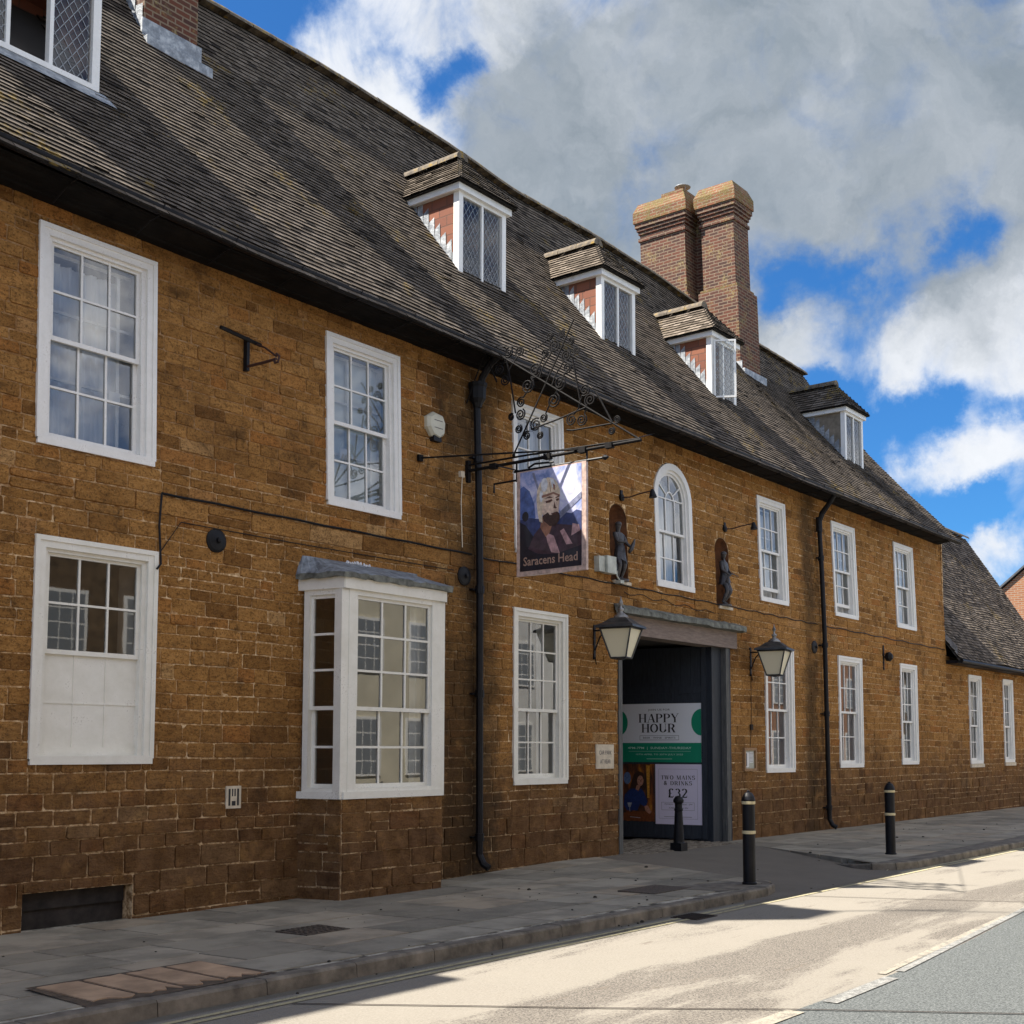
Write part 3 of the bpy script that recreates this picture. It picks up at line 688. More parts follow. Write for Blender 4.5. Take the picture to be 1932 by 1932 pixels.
mb.b3(31.10, 31.15, 0.02, 0.5, -0.3, 6.9)
wall = link('wall_joints', mb, 'mortar', INN)
# the stones themselves
def rowh(z, r): return r.choice([r.uniform(0.11, 0.15), r.uniform(0.19, 0.26)]) if z < 0.7 else (r.uniform(0.13, 0.21) if z < 1.9 else (r.uniform(0.10, 0.165) if z < 4.0 else r.uniform(0.105, 0.17)))
def wid(z, r): return r.uniform(0.20, 0.50) if z < 1.9 else r.uniform(0.15, 0.46)
mb = MB()
BANDH = [(3, 31.15, 4.02, 4.22)]
stones(mb, TW, 3.0, 12.62, -0.16, 4.02, holes, rowh, wid, 1)
stones(mb, TW, 12.62, 31.15, -0.16, 4.02, holes, rowh, wid, 2)
stones(mb, TW, 3.0, 12.62, 4.02, 4.22, holes, lambda z, r: 0.2, lambda z, r: r.uniform(0.5, 0.8), 3, h=(0.018, 0.024))
stones(mb, TW, 12.62, 31.15, 4.02, 4.22, holes, lambda z, r: 0.2, lambda z, r: r.uniform(0.4, 0.7), 4, h=(0.018, 0.024))
stones(mb, TW, 3.0, 12.62, 4.22, WT, holes, rowh, wid, 5)
stones(mb, TW, 12.62, 31.15, 4.22, WT, holes, rowh, wid, 6)
link('stonework', mb, 'stone', INN)
# dark rooms behind the windows
mb = MB()
for (x0, x1, z0, z1) in ((-5, 16.0, 0.0, 4.05), (20.1, 31.0, 0.0, 4.05), (-5, 31.0, 4.15, 7.0)):
    y0, y1 = 0.42, 3.6
    mb.quad((x0, y1, z0), (x1, y1, z0), (x1, y1, z1), (x0, y1, z1)); mb.quad((x0, y0, z0), (x1, y0, z0), (x1, y1, z0), (x0, y1, z0)); mb.quad((x0, y0, z1), (x1, y0, z1), (x1, y1, z1), (x0, y1, z1))
    mb.quad((x0, y0, z0), (x0, y1, z0), (x0, y1, z1), (x0, y0, z1)); mb.quad((x1, y0, z0), (x1, y1, z0), (x1, y1, z1), (x1, y0, z1))
link('rooms', mb, 'room', INN)

def sash_window(T, x0, x1, z0, z1, cols, rt, rb, style, parent, pm='white', cas=0.10, meet=0.5, plain=False, lab=None):
    f = MB()
    # stepped casing
    f.box(T, x0, x0 + cas, z0, z1, -0.06, 0.022); f.box(T, x1 - cas, x1, z0, z1, -0.06, 0.022); f.box(T, x0 + cas, x1 - cas, z1 - cas, z1, -0.06, 0.020)
    f.box(T, x0 - 0.0, x1 + 0.0, z0 - 0.035, z0 + 0.05, -0.14, 0.034)
    f.box(T, x0 - 0.012, x0 + 0.035, z0 + 0.02, z1 + 0.012, -0.02, 0.036); f.box(T, x1 - 0.035, x1 + 0.012, z0 + 0.02, z1 + 0.012, -0.02, 0.036); f.box(T, x0 + 0.035, x1 - 0.035, z1 - 0.035, z1 + 0.012, -0.02, 0.035)
    a0, a1, b0, b1 = x0 + cas, x1 - cas, z0 + 0.05, z1 - cas
    s = 0.045
    for (u0, u1) in ((a0, a0 + s), (a1 - s, a1)): f.box(T, u0, u1, b0, b1, -0.16, -0.018)
    f.box(T, a0 + s, a1 - s, b1 - s * 0.8, b1, -0.16, -0.017)
    fo = link('window', f, pm, parent)
    if lab: fo['label'] = lab
    a0 += s; a1 -= s; b1 -= s * 0.8
    zm = b0 + (b1 - b0) * meet
    g = MB(); sm = MB()
    def sash(c0, c1, d, rows, off=0.0, bot=0.05, top=0.035):
        d0, d1 = d - 0.038, d
        st = 0.04
        sm.box(T, a0 + 0.001, a0 + st, c0, c1, d0, d1); sm.box(T, a1 - st, a1 - 0.001, c0, c1, d0, d1)
        sm.box(T, a0 + st, a1 - st, c0, c0 + bot, d0, d1 - 0.001); sm.box(T, a0 + st, a1 - st, c1 - top, c1, d0, d1 - 0.001)
        p0, p1, q0, q1 = a0 + st, a1 - st, c0 + bot, c1 - top
        bw = 0.011
        for i in range(1, cols):
            u = p0 + (p1 - p0) * i / cols; sm.box(T, u - bw, u + bw, q0, q1, d0 + 0.004, d1 - 0.004)
        for i in range(1, rows):
            z = q0 + (q1 - q0) * i / rows; sm.box(T, p0, p1, z - bw, z + bw, d0 + 0.005, d1 - 0.003)
        g.quad(T(p0, q0, d - 0.02), T(p1, q0, d - 0.02), T(p1, q1, d - 0.02), T(p0, q1, d - 0.02))
    up = 0.16 if style == 'netopen' else 0.0
    sash(zm, b1, -0.05, rt, top=0.03, bot=0.045)
    if style == 'board':
        bd = MB(); bd.box(T, a0, a1, b0, zm, -0.11, -0.085)
        for i in range(1, cols):
            u = a0 + (a1 - a0) * i / cols; bd.box(T, u - 0.006, u + 0.006, b0 + 0.08, zm, -0.086, -0.078)
        z = b0 + (zm - b0) * 0.52; bd.box(T, a0, a1, z - 0.007, z + 0.007, -0.086, -0.077)
        bd.box(T, a0, a1, b0, b0 + 0.07, -0.086, -0.07)
        link('boarded_sash', bd, 'cream', fo)
    else:
        sash(b0 + up, zm + 0.045 + up * 0.4, -0.095, rb, bot=0.065)
    link('sash', sm, pm, fo); link('glass', g, 'glass' if z0 > 4 or style == 'board' else 'glass_g', fo)
    if plain: return fo
    w = a1 - a0
    # inner lining and secondary glazing
    il = MB()
    il.box(T, a0 - 0.06, a0 + 0.0, b0, b1, -0.42, -0.15); il.box(T, a1, a1 + 0.06, b0, b1, -0.42, -0.15)
    if style in ('net', 'blind', 'netopen'):
        dd = -0.22; p = a0 + w * 0.42
        for u in (a0 + 0.02, p, a1 - 0.16): il.box(T, u - 0.018, u + 0.018, b0, b1 - 0.04, dd, dd + 0.03)
        for z in (b0 + 0.02, b0 + (b1 - b0) * 0.33, b0 + (b1 - b0) * 0.68, b1 - 0.04): il.box(T, a0, a1, z - 0.014, z + 0.014, dd + 0.002, dd + 0.028)
    link('window_lining', il, pm, fo)
    rng = random.Random(int(x0 * 100))
    def cloth(name, m, u0, u1, zz0, zz1, amp, freq, d=-0.33, gather=0.0):
        c = MB(); n = max(8, int((u1 - u0) * 60)); rows = 6; ph = rng.random() * 6
        for j in range(rows + 1):
            t = j / rows
            for i in range(n + 1):
                s_ = i / n; u = u0 + (u1 - u0) * s_
                dd = d + amp * math.sin(freq * u + ph + 0.6 * math.sin(3 * t)) + amp * 0.5 * math.sin(freq * 2.3 * u + ph * 2)
                uu = u + gather * math.sin(math.pi * t) * (0.5 - s_)
                c.v.append(T(uu, zz0 + (zz1 - zz0) * t, dd))
        for j in range(rows):
            for i in range(n): c.f.append((j * (n + 1) + i, j * (n + 1) + i + 1, (j + 1) * (n + 1) + i + 1, (j + 1) * (n + 1) + i)); c.r.append(.5)
        link(name, c, m, fo, smooth=True)
    if style in ('net', 'netopen'):
        cloth('net_curtain', 'net', a0, a1 - 0.13 if style == 'net' else a1 - 0.08, b0, b1 - 0.10, 0.028, 46, d=-0.29)
    if style == 'blind':
        c = MB(); c.box(T, a0, a1, b0, b1, -0.255, -0.245); link('roller_blind', c, 'blind', fo)
    if style == 'red':
        cloth('curtain', 'redcurtain', a0 - 0.02, a0 + w * 0.24, b0, b1, 0.02, 50); cloth('curtain', 'redcurtain', a1 - w * 0.42, a1 - w * 0.05, b0, b1, 0.02, 50); cloth('curtain', 'redcurtain', a0 + w * .3, a0 + w * 0.6, zm + 0.1, b1, 0.02, 50, d=-0.37)
    if style in ('dark', 'bay'):
        cloth('curtain', 'net', a0 + 0.0, a0 + w * 0.12, b0, b1, 0.02, 40); cloth('curtain', 'net', a1 - w * 0.14, a1, b0, b1, 0.02, 40)
    if style == 'blue':
        c = MB(); c.box(T, a0 + 0.1, a0 + 0.38, b0 + 0.02, b0 + 0.22, -0.4, -0.25); link('cushion', c, 'blue', fo)
    if x0 < 12 and style in ('net', 'blind'):
        c = MB(); u, z = (a1 - w * 0.30, b0 + 0.50) if style == 'net' else (a0 + w * 0.20, b0 + 0.55)
        c.box(T, u, u + 0.13, z, z + 0.14, -0.125, -0.122); link('paper_note', c, 'paper', fo)
    return fo
for k, (x0, x1, z0, z1, rt, rb, st) in WINS.items():
    lb = {'g': 'ground floor sash window with its lower half boarded white', 'd': 'upper sash window with the lower sash raised a little', 'e': 'upper sash window open at the bottom'}.get(k)
    sash_window(TW, x0, x1, z0, z1, 3, rt, rb, st, INN, pm='white' if k not in 'gh' else 'cream', lab=lb, meet=0.5 if rt == 2 else 0.42)

# round headed window over the archway
def arch_window():
    x0, x1, z0, z1 = ARCH; cx = (x0 + x1) / 2; r = (x1 - x0) / 2; zs = z1 - r
    def arc(rr, n=20, a0=0.0, a1=math.pi): return [(cx + rr * math.cos(a0 + (a1 - a0) * i / n), zs + rr * math.sin(a0 + (a1 - a0) * i / n)) for i in range(n + 1)]
    f = MB()
    def ring(mb, ro, ri, d0, d1):
        A, B = arc(ro), arc(ri)
        for i in range(len(A) - 1): mb.prism(TW, [A[i], A[i + 1], B[i + 1], B[i]], d0, d1)
    ring(f, r + 0.012, r - 0.10, -0.10, 0.025); ring(f, r - 0.10, r - 0.15, -0.15, -0.015)
    for s in (-1, 1):
        f.box(TW, *sorted((cx + s * (r + 0.012), cx + s * (r - 0.10))), z0, zs, -0.10, 0.025); f.box(TW, *sorted((cx + s * (r - 0.10), cx + s * (r - 0.15))), z0 + 0.05, zs, -0.15, -0.015)
    f.box(TW, x0 - 0.01, x1 + 0.01, z0 - 0.03, z0 + 0.06, -0.15, 0.035)
    fo = link('window', f, 'white', INN); fo['label'] = 'round headed sash window with fan glazing over the archway'
    s = MB(); ri = r - 0.15; zm = zs - (zs - z0) * 0.38
    ring(s, ri, ri - 0.04, -0.085, -0.05); ring(s, 0.14, 0.115, -0.083, -0.052)
    for a in (36, 72, 90, 108, 144):
        if a in (72, 108): continue
        aa = math.radians(a); c, q = math.cos(aa), math.sin(aa); w = 0.011
        s.prism(TW, [(cx + c * .13 - q * w, zs + q * .13 + c * w), (cx + c * (ri - .02) - q * w, zs + q * (ri - .02) + c * w), (cx + c * (ri - .02) + q * w, zs + q * (ri - .02) - c * w), (cx + c * .13 + q * w, zs + q * .13 - c * w)], -0.08, -0.054)
    s.box(TW, cx - ri, cx + ri, zs - 0.011, zs + 0.011, -0.082, -0.053)
    for i in range(4):
        u = cx - ri + 2 * ri * i / 3; w = 0.011 if 0 < i < 3 else 0.03
        s.box(TW, max(u - w, cx - ri), min(u + w, cx + ri), zm, zs, -0.084, -0.051)
        s.box(TW, max(u - w, cx - ri), min(u + w, cx + ri), z0 + 0.06, zm, -0.13, -0.095)
    s.box(TW, cx - ri, cx + ri, zm - 0.02, zm + 0.02, -0.13, -0.048); z = (z0 + 0.06 + zm) / 2; s.box(TW, cx - ri, cx + ri, z - 0.011, z + 0.011, -0.128, -0.097); s.box(TW, cx - ri, cx + ri, z0 + 0.06, z0 + 0.12, -0.131, -0.094)
    link('sash', s, 'white', fo)
    g = MB(); P = [(cx + ri, zm), (cx + ri, zs)] + arc(ri)[1:] + [(cx - ri, zm)]; g.add([TW(a, b, -0.068) for a, b in P], [tuple(range(len(P)))]); g.quad(TW(cx - ri, z0, -0.112), TW(cx + ri, z0, -0.112), TW(cx + ri, zm, -0.112), TW(cx - ri, zm, -0.112)); link('glass', g, 'glass', fo)
    c = MB(); n = 50
    for j in range(2):
        for i in range(n + 1):
            u = cx - ri + 2 * ri * i / n; h = zs + math.sqrt(max(0, ri * ri - (u - cx) ** 2)) * 0.95 if j else z0 + 0.05
            c.v.append(TW(u, h, -0.30 + 0.02 * math.sin(u * 60)))
    for i in range(n): c.f.append((i, i + 1, n + 2 + i, n + 1 + i)); c.r.append(.5)
    link('net_curtain', c, 'net', fo, smooth=True)
arch_window()
# niches: curved plastered recess
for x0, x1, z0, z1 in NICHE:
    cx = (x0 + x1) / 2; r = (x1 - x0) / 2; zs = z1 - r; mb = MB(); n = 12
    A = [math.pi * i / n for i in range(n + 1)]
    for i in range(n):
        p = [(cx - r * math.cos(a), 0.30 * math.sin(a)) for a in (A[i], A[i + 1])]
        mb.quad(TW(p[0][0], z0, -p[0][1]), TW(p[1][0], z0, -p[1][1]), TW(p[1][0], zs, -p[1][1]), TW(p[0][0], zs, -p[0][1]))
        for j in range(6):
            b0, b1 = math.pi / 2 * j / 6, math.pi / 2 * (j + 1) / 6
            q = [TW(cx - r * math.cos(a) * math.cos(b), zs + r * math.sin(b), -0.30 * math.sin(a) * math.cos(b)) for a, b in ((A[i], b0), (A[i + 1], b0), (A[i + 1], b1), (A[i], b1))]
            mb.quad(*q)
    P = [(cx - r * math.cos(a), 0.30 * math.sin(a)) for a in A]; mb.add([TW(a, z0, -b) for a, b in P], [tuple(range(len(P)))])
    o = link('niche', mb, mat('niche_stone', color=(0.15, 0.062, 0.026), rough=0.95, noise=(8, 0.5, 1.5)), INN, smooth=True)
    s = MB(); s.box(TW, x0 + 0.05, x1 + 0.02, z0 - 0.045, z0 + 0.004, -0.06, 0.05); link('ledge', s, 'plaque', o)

# cellar light
mb = MB(); mb.box(TW, 6.22, 7.40, -0.2, 0.27, -0.22, -0.16); mb.box(TW, 6.24, 7.38, 0.10, 0.27, -0.16, -0.12)
link('cellar_hatch', mb, mat('sooty_board', color=(0.02, 0.016, 0.014), rough=0.85, noise=(6, 0.4, 2.4)), INN)

# bay window
BX = [(9.55, 0.0), (9.66, -0.60), (11.33, -0.60), (11.45, 0.0)]
def TB(i, inset=0.0):
    a, b = Vector(BX[i]), Vector(BX[i + 1]); t = (b - a).normalized(); n = Vector((t.y, -t.x)); L = (b - a).length
    return (lambda u, z, d: (a.x + t.x * u + n.x * (d - inset), a.y + t.y * u + n.y * (d - inset), z)), L
f = MB()
for i in (0, 1, 2):
    T, L = TB(i)
    f.box(T, 0.0, L, 1.05, 1.13, -0.08, 0.03); f.box(T, -0.03, L + 0.03, 3.42, 3.55, -0.10, 0.045)
for i, (px, py) in enumerate(((9.68, -0.57), (11.31, -0.57))): f.b3(px - 0.06, px + 0.06, py - 0.035, py + 0.08, 1.05, 3.45)
bay = link('bay_window', f, 'cream', INN); bay['label'] = 'projecting square bay with white sashes on a stone base'
ORGB = bay
def bay_sash(i, u0, u1, cols, style):
    T, L = TB(i); sash_window(T, u0, u1, 1.13, 3.44, cols, 3, 2, style, bay, pm='cream', cas=0.07 if cols > 1 else 0.075, meet=0.42, plain=True)
def flat_sash(i, u0, u1, cols, cas):
    T, L = TB(i); s = MB(); g = MB(); z0, z1 = 1.13, 3.42
    s.box(T, u0, u0 + cas, z0, z1, -0.07, 0.012); s.box(T, u1 - cas, u1, z0, z1, -0.07, 0.012); s.box(T, u0 + cas, u1 - cas, z1 - 0.06, z1, -0.07, 0.010); s.box(T, u0 + cas, u1 - cas, z0, z0 + 0.04, -0.07, 0.010)
    a0, a1 = u0 + cas, u1 - cas; b0, b1 = z0 + 0.04, z1 - 0.06; zm = b0 + (b1 - b0) * 0.41
    for (c0, c1, d, rows) in ((zm - 0.02, b1, -0.02, 3), (b0, zm + 0.02, -0.058, 2)):
        w = 0.05 if d < -0.03 else 0.04
        s.box(T, a0, a0 + w, c0, c1, d - 0.035, d); s.box(T, a1 - w, a1, c0, c1, d - 0.035, d); s.box(T, a0 + w, a1 - w, c0, c0 + 0.045, d - 0.035, d - 0.001); s.box(T, a0 + w, a1 - w, c1 - 0.04, c1, d - 0.035, d - 0.001)
        for k in range(1, cols):
            u = a0 + w + (a1 - a0 - 2 * w) * k / cols; s.box(T, u - 0.013, u + 0.013, c0 + 0.045, c1 - 0.04, d - 0.03, d - 0.004)
        for k in range(1, rows):
            z = c0 + 0.045 + (c1 - c0 - 0.085) * k / rows; s.box(T, a0 + w, a1 - w, z - 0.013, z + 0.013, d - 0.031, d - 0.003)
        g.quad(T(a0, c0, d - 0.02), T(a1, c0, d - 0.02), T(a1, c1, d - 0.02), T(a0, c1, d - 0.02))
    link('sash', s, 'cream', bay); link('glass', g, 'glass_g', bay)
flat_sash(0, 0.06, 0.58, 1, 0.075); flat_sash(1, 0.07, 1.60, 3, 0.13); flat_sash(2, 0.03, 0.55, 1, 0.08)
st = MB()
for i in (0, 1, 2):
    T, L = TB(i); stones(st, T, 0.0 if i else -0.0, L, -0.16, 1.04, [], lambda z, r: r.uniform(0.17, 0.23), lambda z, r: r.uniform(0.25, 0.45), 20 + i)
link('stone_base', st, 'stone', bay)
jm = MB()
for i in (0, 1, 2):
    T, L = TB(i); jm.quad(T(0, -0.2, 0), T(L, -0.2, 0), T(L, 1.045, 0), T(0, 1.045, 0))
jm.add([(BX[k][0], BX[k][1], 1.045) for k in range(4)], [(0, 1, 2, 3)])
link('base_joints', jm, 'mortar', bay)
# lead roof of the bay, ragged edge
lr = MB(); rng = random.Random(2)
ex = [(9.45, 0.02), (9.57, -0.69), (11.42, -0.69), (11.56, 0.02)]
edge = []
for i in range(3):
    a, b = ex[i], ex[i + 1]; n = 6 if i != 1 else 22
    for k in range(n): edge.append((a[0] + (b[0] - a[0]) * k / n, a[1] + (b[1] - a[1]) * k / n))
edge.append(ex[3])
top = [(9.55 + 1.95 * k / (len(edge) - 1), -0.012, 3.84) for k in range(len(edge))]
E1 = [(p[0] + rng.uniform(-.006, .006), p[1] + rng.uniform(-.012, .012), 3.605 + rng.uniform(-.014, .014)) for p in edge]; E2 = [(p[0], p[1] + 0.005, 3.553 + rng.uniform(-.02, .008)) for p in edge]; E3 = [(10.5 + (p[0] - 10.5) * 0.93, p[1] * 0.85, 3.55) for p in edge]
n = len(edge); lr.add(top + E1, [(i, i + 1, n + i + 1, n + i) for i in range(n - 1)]); link('lead_roof', lr, mat('old_grey_lead', color=(0.15, 0.17, 0.195), rough=0.6, noise=(9, 0.5, 2.2), bump=0.02, bscale=12), bay)
lr = MB(); lr.add(E1 + E2 + E3, [(i, i + 1, n + i + 1, n + i) for i in range(n - 1)] + [(n + i, n + i + 1, 2 * n + i + 1, 2 * n + i) for i in range(n - 1)]); link('lead_edge', lr, 'moss', bay)
cb = MB(); nn = 60
for u0, u1 in ((9.80, 10.0), (11.0, 11.28)):
    o = len(cb.v)
    for j in range(2):
        for i in range(nn + 1):
            u = u0 + (u1 - u0) * i / nn; cb.v.append((u, -0.38 + 0.02 * math.sin(u * 55), 1.15 if j == 0 else 3.4))
    for i in range(nn): cb.f.append((o + i, o + i + 1, o + nn + 2 + i, o + nn + 1 + i)); cb.r.append(.5)
link('curtain', cb, 'net', bay, smooth=True)

# ---------------------------------------------------------------- main roof
import bisect
def interp(x, xs, ys):
    if x <= xs[0]: return ys[0]
    if x >= xs[-1]: return ys[-1]
    i = bisect.bisect_right(xs, x) - 1
    return ys[i] + (ys[i + 1] - ys[i]) * (x - xs[i]) / (xs[i + 1] - xs[i])
def ze(x): return interp(x, [3, 5.5, 8, 12, 15, 22, 31], [7.2, 7.13, 7.04, 6.99, 6.95, 6.92, 6.91])
def zr(x): return interp(x, [-6, 10.5, 13, 16, 18, 20.5, 23, 26, 28.3, 31], [12.5, 12.47, 12.50, 12.42, 12.27, 12.30, 12.22, 11.98, 11.93, 11.86])
PY = [-0.56, -0.45, 0.3, 0.87, 1.7, 2.85, 3.6]; PF = [-0.03, 0.0, 0.165, 0.285, 0.475, 0.765, 1.0]
def wav(x, y): return 0.026 * math.sin(0.8 * x + 0.3 * y) * math.sin(0.9 * y + 0.5) + 0.008 * math.sin(1.9 * x - 0.6 * y) + 0.003 * math.sin(4.3 * x + 0.6 * y)
def rz(x, y): return ze(x) + interp(y, PY, PF) * (zr(x) - ze(x)) + wav(x, y) * min(1, (3.6 - y) / 0.6 + 0.3)
def rnorm(x, y):
    e = 0.05; gy = (rz(x, y + e) - rz(x, y - e)) / (2 * e); gx = (rz(x + e, y) - rz(x - e, y)) / (2 * e)
    return Vector((-gx, -gy, 1)).normalized()
VERGE = 30.80
mb = MB()
xs = [-6, -2, 2] + [3 + 0.35 * i for i in range(79)] + [VERGE - 0.02]; ys = [-0.5 + 0.2 * i for i in range(21)] + [3.6]
xs = [x for x in xs if x < VERGE - 0.1] + [VERGE - 0.02]
nx = len(xs)
for y in ys:
    for x in xs: mb.v.append((x, y, rz(x, y) - 0.02))
for j in range(len(ys) - 1):
    for i in range(nx - 1): mb.f.append((j * nx + i, j * nx + i + 1, (j + 1) * nx + i + 1, (j + 1) * nx + i)); mb.r.append(.1)
mb.quad((-6, 3.6, zr(-6) - .03), (VERGE, 3.6, zr(31) - .03), (VERGE, 8.0, 6.9), (-6, 8.0, 6.9)); mb.quad((VERGE - 0.03, 0, 6.8), (VERGE - 0.03, 8.0, 6.8), (VERGE - 0.03, 3.6, 11.8)); mb.quad((-6, 8, 0), (31, 8, 0), (31, 8, 6.9), (-6, 8, 6.9)); mb.quad((-6, 0, 0), (-6, 8, 0), (-6, 8, 6.9), (-6, 3.6, 12.4), (-6, 0, 6.9)); mb.quad((31.0, 0.05, 0), (31.0, 8, 0), (31.0, 8, 6.9), (31.0, 0.05, 6.9))
link('roof_deck', mb, 'dark', INN)
mb = MB(); rng = random.Random(21)
TH = 0.020
def tile(mb, P, N, w, r, u0, u1, v0, v1, lift=0.0, skew=0.0):
    # P(u,v)->Vector base; tile from lower edge v0 to v1
    n = N; h1 = 0.022 + lift; h2 = 0.002
    a = P(u0, v0 + skew) + n * h1; b = P(u1, v0 - skew) + n * h1; c = P(u1, v1) + n * h2; d = P(u0, v1) + n * h2
    a2 = a - n * TH; b2 = b - n * TH
    mb.add([a, b, c, d], [(0, 1, 2, 3)], r)
    mb.add([a, b, c, d, a2, b2, d - n * 0.015, c - n * 0.015], [(4, 5, 1, 0), (4, 0, 3, 6), (1, 5, 7, 2)], 0.0)
y = -0.56; row = 0; GA = 0.104
DORM = [(-1.1, 1.75, 8.85, 0.25, 4), (5.75, 7.36, 8.80, 0.12, 3), (13.45, 14.53, 8.60, 0.0, 2), (17.21, 18.25, 8.47, -0.13, 2), (21.06, 22.04, 8.45, -0.17, 2), (27.51, 28.55, 8.36, -0.25, 2)]
while y < 3.58:
    e = 0.02; sl = (rz(15, y + e) - rz(15, y)) / e; dy = GA / math.sqrt(1 + sl * sl)
    x = 2.6 + (0.083 if row % 2 else 0.0)
    rowj = rng.uniform(-0.004, 0.004)
    while x < VERGE:
        u1 = min(x + 0.163, VERGE)
        skip = any(d[0] + 0.06 < x and u1 < d[1] - 0.06 and y > 1.15 and rz(x, y) < d[2] + 1.2 for d in DORM)
        if not skip and u1 - x > 0.02:
            r = 0.34 + 0.55 * rng.random()
            if rng.random() < 0.10: r = 0.03 + 0.1 * rng.random()
            lift = rng.uniform(-0.002, 0.003) + (0.008 if rng.random() < 0.03 else 0)
            nrm = rnorm(x + 0.08, y)
            yc = y + rowj
            def P(u, v): return Vector((u, v, rz(u, v)))
            sk = rng.uniform(-0.0022, 0.0022)
            tile(mb, P, nrm, 0, r, x + 0.002, u1 - 0.002, yc + rng.uniform(-.002, .002), min(yc + dy * 1.25, 3.62), lift, sk)
        x += 0.165
    y += dy; row += 1
roof = link('roof', mb, 'tile', INN)
# ridge tiles
mb = MB(); x = 2.5
while x < VERGE:
    a = []
    for xx in (x, min(x + 0.44, VERGE + 0.03)):
        z = zr(xx) - 0.02 + rng.uniform(-.008, .008)
        a.append([(xx, 3.6 + 0.17 * math.cos(t), z + 0.13 * math.sin(t)) for t in [math.pi * k / 8 for k in range(9)]])
    mb.add(a[0] + a[1], [(k, k + 1, 9 + k + 1, 9 + k) for k in range(8)] + [tuple(range(9, 18))], rng.random()); x += 0.45
link('ridge_tiles', mb, 'ridge', roof)
# undercloak and barge at the right verge
mb = MB()
for k in range(20):
    y0, y1 = -0.5 + 4.1 * k / 20, -0.5 + 4.1 * (k + 1) / 20
    mb.add([(VERGE - 0.01, y0, rz(VERGE, y0) + 0.012), (VERGE - 0.01, y1, rz(VERGE, y1) + 0.012), (VERGE - 0.01, y1, rz(VERGE, y1) - 0.09), (VERGE - 0.01, y0, rz(VERGE, y0) - 0.09), (VERGE + 0.02, y0, rz(VERGE, y0) + 0.012), (VERGE + 0.02, y1, rz(VERGE, y1) + 0.012), (VERGE + 0.02, y1, rz(VERGE, y1) - 0.09), (VERGE + 0.02, y0, rz(VERGE, y0) - 0.09)], [(0, 1, 5, 4), (4, 5, 6, 7), (3, 2, 1, 0), (7, 6, 2, 3)])
link('verge', mb, 'moss', roof)
# cornice: moulded profile swept along the eaves
mb = MB(); prof = [(0.075, -0.05), (0.02, -0.05), (-0.05, -0.035), (-0.06, 0.01), (-0.10, 0.02), (-0.13, 0.045), (-0.19, 0.055), (-0.25, 0.075), (-0.28, 0.11), (-0.33, 0.12), (-0.34, 0.16), (-0.36, 0.17)]
cx = [-6, 3] + [5.5, 8, 10, 12, 15, 18, 22, 26, 30.95]
def cz(x): return interp(x, [3, 5.5, 8, 12, 31], [6.93, 6.92, 6.88, 6.865, 6.83])
def cscale(x): return max(0.4, (ze(x) - 0.05 - cz(x)) / 0.22)
rows_ = [[(x, p[0], cz(x) + p[1] * cscale(x) * 0.8) for p in prof] for x in cx]; m_ = len(prof)
for a, b in zip(rows_, rows_[1:]): mb.add(a + b, [(k, k + 1, m_ + k + 1, m_ + k) for k in range(m_ - 1)])
mb.add(rows_[-1] + [(30.95, 0.075, 7.2)], [tuple(range(m_ + 1))])
x = 3.2
while x < 30.8:
    mb.add([(x, p[0] - 0.008, cz(x) + p[1] * cscale(x) * 0.8 - 0.006) for p in prof] + [(x + 0.012, p[0] - 0.008, cz(x) + p[1] * cscale(x) * 0.8 - 0.006) for p in prof], [(k, k + 1, m_ + k + 1, m_ + k) for k in range(m_ - 1)])
    x += 1.22
link('cornice', mb, 'blackm', INN)
# gutter
mb = MB(); gx = [2, 5.5, 8, 12, 15, 22, 31.05]
def half(x, z): return [(x, -0.46 + 0.075 * math.cos(t), z + 0.075 * math.sin(t)) for t in [math.pi + math.pi * k / 8 for k in range(9)]]
for a, b in zip(gx, gx[1:]): mb.add(half(a, ze(a) - 0.055) + half(b, ze(b) - 0.055), [(k, k + 1, 9 + k + 1, 9 + k) for k in range(8)])
x = 3.5
while x < 31:
    z = ze(x) - 0.055; mb.tube([(x, -0.36, z + 0.02), (x, -0.40, z - 0.05), (x, -0.46, z - 0.085), (x, -0.53, z - 0.03), (x, -0.545, z + 0.01)], 0.009, 4); mb.tube([(x, -0.46, z - 0.085), (x, -0.30, z - 0.10), (x, -0.05, cz(x) - 0.06)], 0.008, 4); x += 0.92
gut = link('gutter', mb, 'black', INN)
